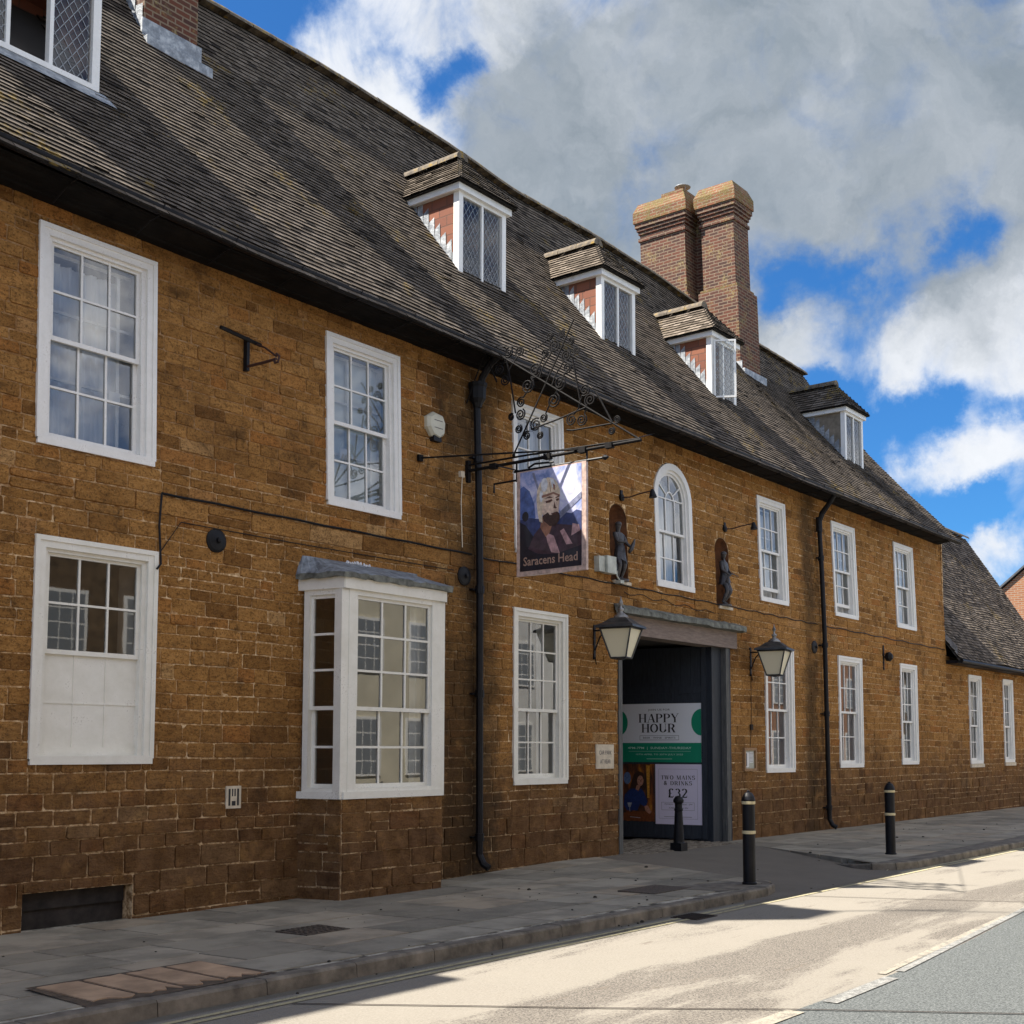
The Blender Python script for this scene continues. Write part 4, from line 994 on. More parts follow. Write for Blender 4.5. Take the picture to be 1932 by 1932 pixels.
# downpipes
def pipe(xt, xb, y=-0.10, hopper=True):
    mb = MB(); X = lambda z: xb + (xt - xb) * (z / 6.7)
    pts = [(X(z), -y * -1 + lean(z), z) for z in (6.35, 5.2, 4.0, 2.4, 0.9, 0.22)] + [(xb + 0.01, y - 0.06, 0.10), (xb + 0.03, y - 0.14, 0.05)]
    mb.tube(pts, 0.048, 10)
    for z in (5.55, 3.75, 2.35, 0.45): mb.tube([(X(z), y + lean(z), z - 0.05), (X(z), y + lean(z), z + 0.05)], 0.062, 10); mb.b3(X(z) - 0.11, X(z) + 0.11, y + 0.03, 0.0, z - 0.012, z + 0.012)
    if hopper:
        mb.lathe((xt, y - 0.02 + lean(6.5), 6.25), [(0.055, 0), (0.075, 0.06), (0.115, 0.12), (0.12, 0.28), (0.135, 0.30), (0.135, 0.34), (0.10, 0.34)], 10)
        mb.tube([(xt, y, 6.5), (xt, y - 0.04, 6.66), (xt - 0.02, -0.3, 6.82), (xt - 0.02, -0.44, 6.9)], 0.05, 8)
    else:
        mb.tube([(xt, y + lean(6.3), 6.28), (xt - 0.0, y - 0.02, 6.48), (xt - 0.06, -0.34, 6.70), (xt - 0.06, -0.45, 6.86)], [0.05, 0.06, 0.05, 0.05], 8)
        mb.tube([(xt, y + lean(6.2), 6.1), (xt, y + lean(6.2), 6.4)], 0.065, 10)
    return link('downpipe', mb, 'black', INN, smooth=False)
pipe(12.63, 12.66); pipe(23.62, 23.74, hopper=False)

# ---------------------------------------------------------------- dormers
def tiles_poly(mb, P0, U, V, poly, ga=0.10, w=0.163, seed=1, bias=0.0):
    rng = random.Random(seed); N = U.cross(V).normalized()
    if N.z < 0: N = -N
    v0 = min(p[1] for p in poly); v1 = max(p[1] for p in poly); v = v0; row = 0
    def span(vv):
        xs = []
        for i in range(len(poly)):
            a, b = poly[i], poly[(i + 1) % len(poly)]
            if (a[1] - vv) * (b[1] - vv) <= 0 and a[1] != b[1]: xs.append(a[0] + (b[0] - a[0]) * (vv - a[1]) / (b[1] - a[1]))
        return (min(xs), max(xs)) if len(xs) > 1 else None
    P = lambda u, q: P0 + U * u + V * q
    while v < v1 - 0.02:
        s = span(min(v + ga * 0.3, v1 - 0.001))
        if s:
            x = s[0] - (w / 2 if row % 2 else 0)
            while x < s[1] - 0.01:
                a, b = max(x, s[0]), min(x + w, s[1])
                if b - a > 0.015: tile(mb, P, N, 0, min(1, bias + rng.random() * (1 - bias)), a + 0.002, b - 0.002, v, min(v + ga * 1.2, v1), rng.uniform(-.003, .006), rng.uniform(-.003, .003))
                x += w
        v += ga; row += 1
def lattice(mb, x0, x1, z0, z1, y, s=0.105, h=0.155, w=0.0045):
    # diamond leading clipped to the light
    L = x1 - x0; Hh = z1 - z0; k = h / s
    for sg in (1, -1):
        c = -Hh / k - s
        while c < L + Hh / k + s:
            pts = []
            # line u = c + sg*v/k ... clip
            lo, hi = 0.0, Hh
            if sg == 1: lo, hi = max(lo, (0 - c) * k), min(hi, (L - c) * k)
            else: lo, hi = max(lo, (c - L) * k), min(hi, (c - 0) * k)
            if hi - lo > 0.01:
                ua, ub = x0 + c + sg * lo / k, x0 + c + sg * hi / k
                mb.add([(ua - w, y, z0 + lo), (ua + w, y, z0 + lo), (ub + w, y, z0 + hi), (ub - w, y, z0 + hi)], [(0, 1, 2, 3)])
            c += s
def dormer(x0, x1, zb, dz, lights, idx, cheek='cheek', open_light=False):
    yf = 1.02; zt = 9.92 + dz; xm = (x0 + x1) / 2
    def roofy(z, x):
        y = 0.9
        while rz(x, y) < z and y < 3.5: y += 0.02
        return y
    yb = roofy(zt, x0); mb = MB()
    yz = [(yf, rz(x0, yf) - 0.03), (yf, zt), (yb, zt)]
    for xx, s in ((x0, 1), (x1, -1)): 
        mb.add([(xx, a, b) for a, b in yz] + [(xx + 0.05 * s, a, b) for a, b in yz], [(0, 1, 2), (3, 5, 4), (0, 3, 4, 1)])
    mb.quad((x0, yf + .9, zb - 0.6), (x1, yf + 0.9, zb - 0.6), (x1, yf + 0.9, zt), (x0, yf + 0.9, zt)); mb.quad((x0, yf, zt), (x1, yf, zt), (x1, yb, zt), (x0, yb, zt))
    d = link('dormer', mb, cheek if isinstance(cheek, str) else cheek, INN)
    d['label'] = {-1: 'dormer beyond the left edge of the picture', 0: 'dormer at the top left edge with an open casement', 3: 'dormer with its leaded casement swung outwards', 4: 'farthest dormer with grey rendered cheeks'}.get(idx, 'dormer with brick cheeks and leaded lights')
    # white frame
    T = lambda u, z, dd: (u, yf - dd, z)
    f = MB(); p = 0.075
    f.box(T, x0 - 0.02, x0 + p, zb, zt, -0.08, 0.03); f.box(T, x1 - p, x1 + 0.02, zb, zt, -0.08, 0.03); f.box(T, x0 + p, x1 - p, zb, zb + 0.06, -0.08, 0.03); f.box(T, x0 + p, x1 - p, zt - 0.05, zt, -0.08, 0.028)
    inner = (x1 - x0 - 2 * p) / lights
    for i in range(1, lights): u = x0 + p + inner * i; f.box(T, u - 0.022, u + 0.022, zb + 0.06, zt - 0.05, -0.06, 0.022)
    # fascia
    f.box(T, x0 - 0.09, x1 + 0.09, zt, zt + 0.13, -0.05, 0.09); f.b3(x0 - 0.09, x0 - 0.045, yf + 0.05, yb + 0.05, zt, zt + 0.13); f.b3(x1 + 0.045, x1 + 0.09, yf + 0.05, yb + 0.05, zt, zt + 0.13)
    f.b3(x0 - 0.05, x0 + 0.05, yf + 0.05, yb, zt + 0.0, zt + 0.02)
    link('window_frame', f, 'white', d)
    g = MB(); ld = MB()
    for i in range(lights):
        u0 = x0 + p + inner * i + 0.03; u1 = x0 + p + inner * (i + 1) - 0.03
        if (open_light and i == 0) or (idx == 0 and i == 1): continue
        g.quad(T(u0, zb + 0.06, -0.01), T(u1, zb + 0.06, -0.01), T(u1, zt - 0.05, -0.01), T(u0, zt - 0.05, -0.01))
        ld = MB(); lattice(ld, u0, u1, zb + 0.06, zt - 0.05, yf + 0.002); link('leading', ld, 'came', d)
    if g.v: link('glass', g, 'glass_d', d)
    if open_light:
        # a casement hinged on the left post, standing open across the front
        ang = math.radians(58 if idx == 3 else 75); hx, hy = x0 + p, yf - 0.03; L = inner if idx != 3 else inner * 1.05
        tx, ty = math.cos(ang) * (1), -math.sin(ang)
        TC = lambda u, z, dd: (hx + tx * u + (ty) * dd, hy + ty * u - tx * dd, z)
        c = MB(); q0, q1 = zb + 0.08, zt - 0.05
        c.box(TC, 0, 0.035, q0, q1, 0, 0.03); c.box(TC, L - 0.035, L, q0, q1, 0, 0.03); c.box(TC, 0.035, L - 0.035, q0, q0 + 0.035, 0, 0.029); c.box(TC, 0.035, L - 0.035, q1 - 0.035, q1, 0, 0.029)
        link('casement', c, 'white', d)
        c = MB(); c.quad(TC(0.035, q0, 0.015), TC(L - 0.035, q0, 0.015), TC(L - 0.035, q1, 0.015), TC(0.035, q1, 0.015)); link('casement_glass', c, 'glass_d', d)
        tmp = MB(); lattice(tmp, 0.035, L - 0.035, q0 + 0.03, q1 - 0.03, 0.0); c = MB()
        for i in range(0, len(tmp.v), 4): c.quad(*[TC(v[0], v[2], 0.02) for v in tmp.v[i:i + 4]])
        link('casement_leading', c, 'came', d)
    # stepped lead flashing on the cheek
    fl = MB(); L = yb - yf; n = 8
    for xx in (x0 - 0.008, x1 + 0.008):
        for k in range(n):
            ya, yb2 = yf + L * k / n, yf + L * (k + 1) / n
            za, zc = rz(xx, ya), rz(xx, yb2); h = 0.27 + 0.02 * math.sin(k * 3)
            fl.add([(xx, ya, za - 0.02), (xx, yb2, zc - 0.02), (xx, yb2 - 0.01, min(zc + h * 0.55, zt)), (xx, ya + 0.01, min(za + h * 1.35, zt))], [(0, 1, 2, 3)])
    fl.add([(x0 - 0.06, yf - 0.02, zb + 0.0), (x1 + 0.10, yf - 0.02, zb + 0.0), (x1 + 0.16, yf - 0.17, rz(x1, yf - 0.17) + 0.04), (x0 - 0.02, yf - 0.17, rz(x0, yf - 0.17) + 0.04)], [(0, 1, 2, 3)])
    link('lead_flashing', fl, 'lead', d)
    # hipped tiled roof
    e = 0.15; zE = zt + 0.12; A = Vector((x0 - e, yf - 0.17, zE)); B = Vector((x1 + e, yf - 0.17, zE)); zR = zE + (0.74 if x1 - x0 < 1.3 else 1.0)
    R0 = Vector((xm, yf + 0.44, zR)); yR = min(3.5, roofy(zR, xm)); ybk = min(3.4, roofy(zE, x0)) + 0.05
    mb = MB()
    V = (Vector((xm, 0, zR)) - Vector((A.x, 0, A.z))); VL = V.length; V.normalize()
    tiles_poly(mb, Vector((A.x, A.y, A.z)), Vector((0, 1, 0)), V, [(0, 0), (ybk - A.y, 0), (yR - A.y, VL), (R0.y - A.y, VL)], seed=idx * 3 + 1, bias=0.15, ga=0.098)
    V2 = (Vector((xm, 0, zR)) - Vector((B.x, 0, B.z))).normalized()
    tiles_poly(mb, Vector((B.x, B.y, B.z)), Vector((0, 1, 0)), V2, [(0, 0), (ybk - A.y, 0), (yR - A.y, VL), (R0.y - A.y, VL)], seed=idx * 3 + 2, bias=0.12, ga=0.098)
    V3 = (Vector((0, R0.y, zR)) - Vector((0, A.y, A.z))); V3L = V3.length; V3.normalize()
    tiles_poly(mb, A, Vector((1, 0, 0)), V3, [(0, 0), (B.x - A.x, 0), (xm - A.x, V3L)], seed=idx * 3 + 3, ga=0.095)
    RB = Vector((xm, yR, zR))
    Ab = Vector((A.x, ybk, zE)); Bb = Vector((B.x, ybk, zE)); dn = Vector((0, 0, -0.02))
    mb.add([A + dn, Ab + dn, RB + dn, R0 + dn, B + dn, Bb + dn], [(0, 1, 2, 3), (4, 3, 2, 5), (0, 3, 4), (0, 4, 5, 1)], 0.0)
    link('dormer_roof', mb, 'tile', d)
    rg = MB()
    yy = R0.y - 0.05
    while yy < yR + 0.1:
        a = [[(xm + 0.135 * math.cos(t), q, zR - 0.035 + 0.135 * math.sin(t)) for t in [math.pi * k / 8 for k in range(9)]] for q in (yy, yy + 0.40)]
        rg.add(a[0] + a[1], [(k, k + 1, 9 + k + 1, 9 + k) for k in range(8)] + [tuple(range(9))]); yy += 0.41
    if idx != 3: link('dormer_ridge', rg, 'ridge', d)
    else: link('dormer_ridge', rg, 'ridge', d)
for i, (x0, x1, zb, dz, n) in enumerate(DORM):
    i -= 1
    dormer(x0, x1, zb, dz, n, i, cheek='cheek' if i < 4 else mat('grey_render', color=(0.22, 0.185, 0.14), rough=0.9, noise=(6, 0.7, 1.3)), open_light=(i in (3,)))

# ---------------------------------------------------------------- chimneys
def LN(z): return 0.03 * (z - 10)
def cbox(mb, x0, x1, y0, y1, z0, z1): mb.box(lambda u, z, d: (u, d + LN(z), z), x0, x1, z0, z1, y0, y1)
mb = MB()
A_ = (25.17, 25.92, 3.84, 5.10); B_ = (25.38, 26.12, 2.64, 3.50)
for (x0, x1, y0, y1) in (A_, B_):
    cbox(mb, x0, x1, y0, y1, 12.5, 14.32)
    cbox(mb, x0 - 0.035, x1 + 0.035, y0 - 0.035, y1 + 0.035, 14.14, 14.22)
    for k, (a, b) in enumerate(((14.32, 14.40), (14.401, 14.48), (14.481, 14.60))): cbox(mb, x0 - 0.03 * (k + 1), x1 + 0.03 * (k + 1), y0 - 0.03 * (k + 1), y1 + 0.03 * (k + 1), a, b)
cbox(mb, 25.70, 25.90, 3.45, 3.90, 12.5, 14.9)
cbox(mb, 25.12, 25.98, 3.74, 5.15, 9.5, 12.5); cbox(mb, 25.30, 26.30, 2.56, 3.60, 9.5, 12.499)
ch = link('chimney', mb, 'chim', roof); ch['label'] = 'tall red brick chimney with two stacks and lichen covered caps'
for (x0, x1, y0, y1) in (A_, B_):
    mb = MB(); e = 0.12; P0 = [(x0 - e, y0 - e), (x1 + e, y0 - e), (x1 + e, y1 + e), (x0 - e, y1 + e)]; e2 = 0.02; P1 = [(x0 - e2, y0 - e2), (x1 + e2, y0 - e2), (x1 + e2, y1 + e2), (x0 - e2, y1 + e2)]
    for z0, z1, Q0, Q1 in ((14.60, 14.86, P0, P0), (14.86, 15.10, P0, P1)):
        mb.add([(p[0], p[1] + LN(z0), z0) for p in Q0] + [(p[0], p[1] + LN(z1), z1) for p in Q1], [(0, 1, 5, 4), (1, 2, 6, 5), (2, 3, 7, 6), (3, 0, 4, 7), (4, 5, 6, 7), (3, 2, 1, 0)])
    if (x0, x1, y0, y1) == A_: cbox(mb, A_[0] + 0.08, A_[1] - 0.08, A_[2] + 0.05, A_[3] - 0.6, 15.0, 15.24)
    link('chimney_cap', mb, 'cap', roof)
    mb = MB(); cbox(mb, x0 - 0.06, x1 + 0.06, y0 - 0.06, y1 + 0.06, 12.47, 12.56); link('chimney_ledge', mb, 'cap', roof)
mb = MB(); cc = (25.5, 4.05 + LN(15), 15.2)
mb.lathe((cc[0], cc[1], 15.22), [(0.02, 0.22), (0.19, 0.17), (0.2, 0.155), (0.03, 0.2)], 18)
for a in range(3): t = a * 2.1; mb.tube([(cc[0] + .13 * math.cos(t), cc[1] + .13 * math.sin(t), 15.15), (cc[0] + .13 * math.cos(t), cc[1] + .13 * math.sin(t), 15.40)], 0.006, 4)
link('chimney_cowl', mb, 'steel', roof)
mb = MB(); rng = random.Random(4)
for k in range(9):
    y0 = 2.52 + 0.27 * k
    if y0 < 3.5: mb.b3(25.26, 25.275, y0, y0 + 0.25, rz(25.2, y0) - 0.05, rz(25.2, y0) + 0.22)
mb.b3(25.24, 26.36, 2.44, 2.52, rz(25.8, 2.5) - 0.12, rz(25.8, 2.5) + 0.10)
link('chimney_flashing', mb, 'lead', roof)
# near chimney at the top left of the picture, top outside the frame
mb = MB(); mb.b3(9.02, 9.86, 2.60, 3.95, 9.5, 13.0); mb.b3(8.98, 9.90, 2.55, 3.99, 12.4, 12.5)
c1 = link('chimney', mb, 'chim', roof); c1['label'] = 'red brick chimney cut by the top edge of the picture'
mb = MB(); mb.b3(8.97, 9.91, 2.565, 2.599, rz(9.5, 2.6) - 0.06, rz(9.5, 2.6) + 0.22); mb.b3(8.95, 9.99, 2.42, 2.565, rz(9.5, 2.5) - 0.10, rz(9.5, 2.5) + 0.05)
for k in range(6):
    y0 = 2.62 + 0.17 * k; zz = rz(9.0, y0); mb.add([(9.005, y0, zz - 0.05), (9.005, y0 + 0.17, zz + 0.15), (9.005, y0 + 0.15, zz + 0.42), (9.005, y0, zz + 0.40)], [(0, 1, 2, 3)])
link('chimney_flashing', mb, 'lead', roof)
# chimney further left, outside the picture; its stack and aerial shade the road
mb = MB(); mb.b3(4.45, 5.25, 2.45, 3.2, 10.0, 14.55); link('chimney', mb, 'chim', roof)
mb = MB(); mb.tube([(4.85, 2.9, 14.4), (4.85, 2.9, 17.2)], 0.025, 5); mb.tube([(4.5, 3.3, 16.9), (5.2, 2.1, 16.9)], 0.02, 4)
for k in range(9):
    t = k / 8; px, py = 4.5 + 0.7 * t, 3.3 - 1.2 * t; mb.tube([(px - 0.35, py - 0.2, 16.92), (px + 0.35, py + 0.2, 16.92)], 0.012, 4)
link('aerial', mb, 'steel', roof)

# ---------------------------------------------------------------- archway and gate
mb = MB()
mb.b3(16.10, 19.95, -0.07, 0.26, 3.43, 3.735)
lin = link('lintel', mb, 'timber', INN)
mb = MB(); rng = random.Random(8); n = 26
A = [(16.02 + 4.05 * k / n) for k in range(n + 1)]
r0 = [(x, -0.012, 3.90 + rng.uniform(-.012, .012)) for x in A]; r1 = [(x, -0.20 + rng.uniform(-.01, .01), 3.83 + rng.uniform(-.012, .012)) for x in A]; r2 = [(x, -0.205, 3.745 + rng.uniform(-.012, .012)) for x in A]; r3 = [(x, -0.07, 3.73) for x in A]
m = n + 1; mb.add(r0 + r1 + r2 + r3, [(j * m + i, j * m + i + 1, (j + 1) * m + i + 1, (j + 1) * m + i) for j in range(3) for i in range(n)] + [(0, m, 2 * m, 3 * m), (n, m + n, 2 * m + n, 3 * m + n)])
link('lead_hood', mb, 'moss', lin)
mb = MB(); mb.b3(16.13, 16.23, -0.03, 0.14, 0.0, 3.43); link('door_jamb', mb, 'jamb', INN)
mb = MB(); mb.b3(19.58, 19.70, -0.04, 0.30, 0.0, 3.43); link('door_jamb', mb, 'jamb', INN)
mb = MB(); mb.b3(19.24, 19.575, 0.06, 0.34, 0.0, 3.43); mb.b3(19.705, 19.78, -0.02, 0.3, 0.0, 3.43); link('door_post', mb, 'gate', INN)
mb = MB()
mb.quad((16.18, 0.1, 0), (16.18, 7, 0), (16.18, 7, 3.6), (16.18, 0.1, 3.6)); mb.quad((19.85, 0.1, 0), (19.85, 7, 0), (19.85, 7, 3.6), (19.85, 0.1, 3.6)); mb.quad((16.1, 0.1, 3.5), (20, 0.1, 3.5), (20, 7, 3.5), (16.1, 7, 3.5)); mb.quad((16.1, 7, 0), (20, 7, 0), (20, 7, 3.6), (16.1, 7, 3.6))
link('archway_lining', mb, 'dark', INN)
mb = MB(); mb.quad((16.1, -0.1, -0.014), (19.9, -0.1, -0.014), (19.9, 7, -0.014), (16.1, 7, -0.014)); struct(link('archway_floor', mb, 'ramp'))
AG = math.radians(100); gd = Vector((math.cos(AG), math.sin(AG))); gn = Vector((-gd.y, gd.x)) ; GP = Vector((19.2, 0.3))
if gn.x > 0: gn = -gn
GL = 1.55
def TG(s, z, d): p = GP + gd * (GL - s) + gn * d; return (p.x, p.y, z)
mb = MB(); mb.box(TG, -0.28, GL + 0.14, 0.04, 3.44, -0.06, -0.012)
for k in range(10):
    s = -0.26 + 0.185 * k; mb.box(TG, s, s + 0.176, 0.06, 3.40, -0.013, -0.004)
mb.box(TG, GL + 0.05, GL + 0.14, 0.05, 3.43, -0.004, 0.02); mb.box(TG, -0.28, GL + 0.05, 2.62, 2.74, -0.004, 0.012)
link('gate_leaf', mb, 'gate', INN)
mb = MB()
for z in (0.5, 2.9): mb.box(TG, 0.9, GL + 0.2, z, z + 0.05, 0.02, 0.03)
# ---- lettering helpers
def text_mesh(mb, T, txt, u, z, h, width=None, align='C', d=0.002, bold=0.0, sx=1.0):
    cu = bpy.data.curves.new('t', 'FONT'); cu.body = txt; cu.size = 1.0; cu.resolution_u = 2; cu.offset = bold
    ob = bpy.data.objects.new('t', cu); COL.objects.link(ob)
    me = bpy.data.meshes.new_from_object(ob)
    if len(me.vertices):
        xs = [v.co.x for v in me.vertices]; w = max(xs) - min(xs); x0 = min(xs)
        s = h / 0.70; k = s * sx
        if width: k = width / w
        off = {'C': -w * k / 2, 'L': 0, 'R': -w * k}[align]
        vs = [T(u + off + (v.co.x - x0) * k, z + v.co.y * s, d) for v in me.vertices]
        mb.add(vs, [tuple(p.vertices) for p in me.polygons])
    bpy.data.objects.remove(ob); bpy.data.meshes.remove(me); bpy.data.curves.remove(cu)
def arcp(cx, cy, rx, ry, a0, a1, n=14): return [(cx + rx * math.cos(math.radians(a0 + (a1 - a0) * i / n)), cy + ry * math.sin(math.radians(a0 + (a1 - a0) * i / n))) for i in range(n + 1)]
def serif(x, y, w=0.15): return ('s', [(x - w, y), (x + w, y)])
DG = {  # didone capitals: polylines; 'k' thick stem, 's' hairline, 'c' contrast by direction
 'H': (0.8, [('k', [(.12, 0), (.12, 1)]), ('k', [(.66, 0), (.66, 1)]), ('s', [(.12, .5), (.66, .5)]), serif(.12, 0), serif(.12, 1), serif(.66, 0), serif(.66, 1)]),
 'A': (0.8, [('s', [(.08, 0), (.40, 1)]), ('k', [(.42, 1), (.70, 0)]), ('s', [(.2, .34), (.58, .34)]), serif(.08, 0, .1), serif(.70, 0)]),
 'P': (0.7, [('k', [(.12, 0), (.12, 1)]), ('c', [(.12, .98), (.34, .98)] + arcp(.34, .74, .26, .24, 90, -90) + [(.12, .5)]), serif(.12, 0), ('s', [(-.03, 1), (.3, 1)])]),
 'Y': (0.75, [('k', [(.08, 1), (.38, .45)]), ('s', [(.68, 1), (.40, .45)]), ('k', [(.38, 0), (.38, .45)]), serif(.38, 0), serif(.08, 1), serif(.68, 1, .1)]),
 'O': (0.85, [('c', arcp(.40, .5, .33, .49, 0, 360, 26))]),
 'U': (0.8, [('k', [(.12, 1), (.12, .3)]), ('c', [(.12, .32)] + arcp(.38, .3, .26, .28, 180, 360) + [(.64, .32)]), ('s', [(.64, .3), (.64, 1)]), serif(.12, 1), serif(.64, 1, .1)]),
 'R': (0.8, [('k', [(.12, 0), (.12, 1)]), ('c', [(.12, .98), (.34, .98)] + arcp(.34, .74, .26, .24, 90, -90) + [(.12, .5)]), ('k', [(.42, .5), (.66, 0)]), serif(.12, 0), ('s', [(-.03, 1), (.3, 1)]), serif(.68, 0, .1)]),
 'T': (0.75, [('k', [(.36, 0), (.36, 1)]), ('s', [(.02, .99), (.70, .99)]), ('s', [(.02, .99), (.02, .78)]), ('s', [(.70, .99), (.70, .78)]), serif(.36, 0)]),
 'W': (1.1, [('k', [(.06, 1), (.30, 0)]), ('s', [(.30, 0), (.52, 1)]), ('k', [(.50, 1), (.74, 0)]), ('s', [(.74, 0), (.96, 1)]), serif(.06, 1), serif(.5, 1, .1), serif(.96, 1, .1)]),
 'M': (1.0, [('s', [(.10, 0), (.10, 1)]), ('k', [(.12, 1), (.46, 0)]), ('s', [(.46, 0), (.80, 1)]), ('k', [(.82, 0), (.82, 1)]), serif(.10, 0, .1), serif(.82, 0), serif(.08, 1, .1), serif(.84, 1, .1)]),
 'I': (0.4, [('k', [(.18, 0), (.18, 1)]), serif(.18, 0), serif(.18, 1)]),
 'N': (0.85, [('s', [(.12, 0), (.12, 1)]), ('k', [(.14, 1), (.66, 0)]), ('s', [(.68, 0), (.68, 1)]), serif(.12, 0, .1), serif(.10, 1, .1), serif(.68, 1, .1)]),
 'S': (0.65, [('c', arcp(.32, .75, .23, .24, 30, 240, 14) + arcp(.32, .26, .25, .25, 60, -150, 14)), ('s', [(.54, .98), (.54, .74)]), ('s', [(.06, .02), (.06, .26)])]),
 'D': (0.85, [('k', [(.12, 0), (.12, 1)]), ('c', [(.12, .99), (.30, .99)] + arcp(.30, .5, .40, .49, 90, -90, 18) + [(.12, .01)])]),
 'K': (0.8, [('k', [(.12, 0), (.12, 1)]), ('s', [(.16, .40), (.62, 1)]), ('k', [(.32, .58), (.66, 0)]), serif(.12, 0), serif(.12, 1), serif(.62, 1, .1), serif(.68, 0, .1)]),
 '&': (0.8, [('c', arcp(.32, .78, .16, .20, -60, 200, 14) + [(.30, .45), (.62, .02)]), ('c', [(.28, .52)] + arcp(.28, .25, .22, .25, 110, 330, 14) + [(.62, .5)])]),
 '3': (0.65, [('c', arcp(.30, .76, .20, .23, 150, -80, 16) + arcp(.30, .27, .25, .27, 80, -150, 16))]),
 '2': (0.65, [('c', arcp(.30, .74, .22, .25, 160, -30, 14) + [(.08, .04)]), ('k2', [(.08, .05), (.56, .05)]), ('s', [(.56, .05), (.58, .24)])]),
 '£': (0.65, [('c', arcp(.34, .78, .18, .21, 20, 190, 12) + [(.20, .45), (.14, .08), (.06, .02)]), ('s', [(.04, .48), (.42, .48)]), ('k2', [(.08, .05), (.54, .05)]), ('s', [(.56, .05), (.58, .2)])]),
 ' ': (0.45, [])}
def didone(mb, T, txt, uc, z, h, d=0.003, sp=0.10, sx=1.0):
    tot = sum(DG[c][0] + sp for c in txt) * h * sx; u = uc - tot / 2
    for c in txt:
        w, strokes = DG[c]
        for kd, pts in strokes:
            n = len(pts)
            for i in range(n - 1):
                a, b = Vector(pts[i]), Vector(pts[i + 1]); t = b - a
                if t.length < 1e-6: continue
                L = t.length; t.normalize(); nn = Vector((-t.y, t.x))
                if kd == 'k': wd = .088
                elif kd == 's': wd = .022
                elif kd == 'k2': wd = .06
                else: wd = .022 + .072 * abs(t.y) ** 1.5
                if kd == 'c': a = a - t * 0.012; b = b + t * 0.012
                q = [a - nn * wd, b - nn * wd, b + nn * wd, a + nn * wd]
                mb.add([T(u + p.x * h * sx, z + p.y * h, d) for p in q], [(0, 1, 2, 3)])
        u += (w + sp) * h * sx
def ellip(mb, T, cu, cz, ru, rzz, d, n=24, a0=0, a1=360, r=0.5):
    P = [(cu + ru * math.cos(math.radians(a0 + (a1 - a0) * i / n)), cz + rzz * math.sin(math.radians(a0 + (a1 - a0) * i / n))) for i in range(n + (0 if a1 - a0 >= 360 else 1))]
    mb.add([T(a, b, d) for a, b in P], [tuple(range(len(P)))], r)
def poly(mb, T, pts, d): mb.add([T(a, b, d) for a, b in pts], [tuple(range(len(pts)))])
def frame_lines(mb, T, u0, u1, z0, z1, w, d):
    for q in ((u0, u1, z0, z0 + w), (u0, u1, z1 - w, z1), (u0, u0 + w, z0 + w, z1 - w), (u1 - w, u1, z0 + w, z1 - w)): poly(mb, T, [(q[0], q[2]), (q[1], q[2]), (q[1], q[3]), (q[0], q[3])], d)

# happy hour banner
hb = thing('banner', TG(0.78, 1.39, 0.0), 'pale grey and green happy hour banner on the archway gate', 'banner')
mb = MB(); mb.box(TG, 0.0, 1.59, 1.39, 2.44, -0.003, 0.006); link('sheet', mb, 'ban', hb)
mb = MB(); poly(mb, TG, [(0, 1.39), (1.59, 1.39), (1.59, 1.735), (0, 1.735)], 0.0075); ellip(mb, TG, 1.59, 2.10, 0.185, 0.235, 0.0075, a0=90, a1=270); ellip(mb, TG, 0.0, 2.10, 0.185, 0.235, 0.0075, a0=-90, a1=90); link('green_panels', mb, 'grn', hb)
mb = MB()
didone(mb, TG, 'HAPPY', 0.795, 2.105, 0.150, 0.009, sp=0.10, sx=1.22); didone(mb, TG, 'HOUR', 0.795, 1.925, 0.150, 0.009, sp=0.10, sx=1.22)
text_mesh(mb, TG, 'JOIN US FOR', 0.795, 2.315, 0.032, width=0.42, d=0.009); text_mesh(mb, TG, 'BEER · WINE · SPIRITS', 0.795, 1.812, 0.030, width=0.62, d=0.009); frame_lines(mb, TG, 0.42, 1.17, 1.785, 1.867, 0.005, 0.009)
link('lettering', mb, 'ink', hb)
mb = MB(); text_mesh(mb, TG, '4PM-7PM  |  SUNDAY-THURSDAY', 0.795, 1.625, 0.040, width=1.22, d=0.009, bold=0.01); text_mesh(mb, TG, '15TH APRIL TO 30TH JULY 2025', 0.795, 1.515, 0.028, width=0.90, d=0.009); poly(mb, TG, [(0.2, 1.582), (1.39, 1.582), (1.39, 1.586), (0.2, 1.586)], 0.009); poly(mb, TG, [(0.55, 1.445), (1.04, 1.445), (1.04, 1.452), (0.55, 1.452)], 0.009)
link('pale_lettering', mb, 'inkw', hb)
# two mains poster
pb = thing('poster', TG(1.15, 0.29, 0.0), 'lilac two mains and drinks poster at the foot of the gate', 'poster')
mb = MB(); mb.box(TG, 0.715, 1.59, 0.29, 1.355, -0.003, 0.006); link('sheet', mb, 'lil', pb)
mb = MB(); c = 1.15
didone(mb, TG, 'TWO MAINS', c, 1.085, 0.070, 0.009, sp=.14, sx=1.15); didone(mb, TG, '& DRINKS', c, 0.985, 0.070, 0.009, sp=.14, sx=1.15); didone(mb, TG, '£32', c, 0.765, 0.155, 0.009, sx=1.1)
text_mesh(mb, TG, 'MONDAY - WEDNESDAY - 5PM', c, 0.635, 0.022, width=0.52, d=0.009); text_mesh(mb, TG, 'SUNDAY - FROM 3PM', c, 0.570, 0.022, width=0.36, d=0.009)
link('lettering', mb, 'ink', pb)
mb = MB(); frame_lines(mb, TG, 0.78, 1.51, 0.39, 1.27, 0.003, 0.0085); frame_lines(mb, TG, 0.83, 1.45, 0.54, 0.68, 0.004, 0.0085); poly(mb, TG, [(0.88, 0.42), (1.4, 0.42), (1.4, 0.427), (0.88, 0.427)], 0.009); link('fine_print', mb, 'inkg', pb)
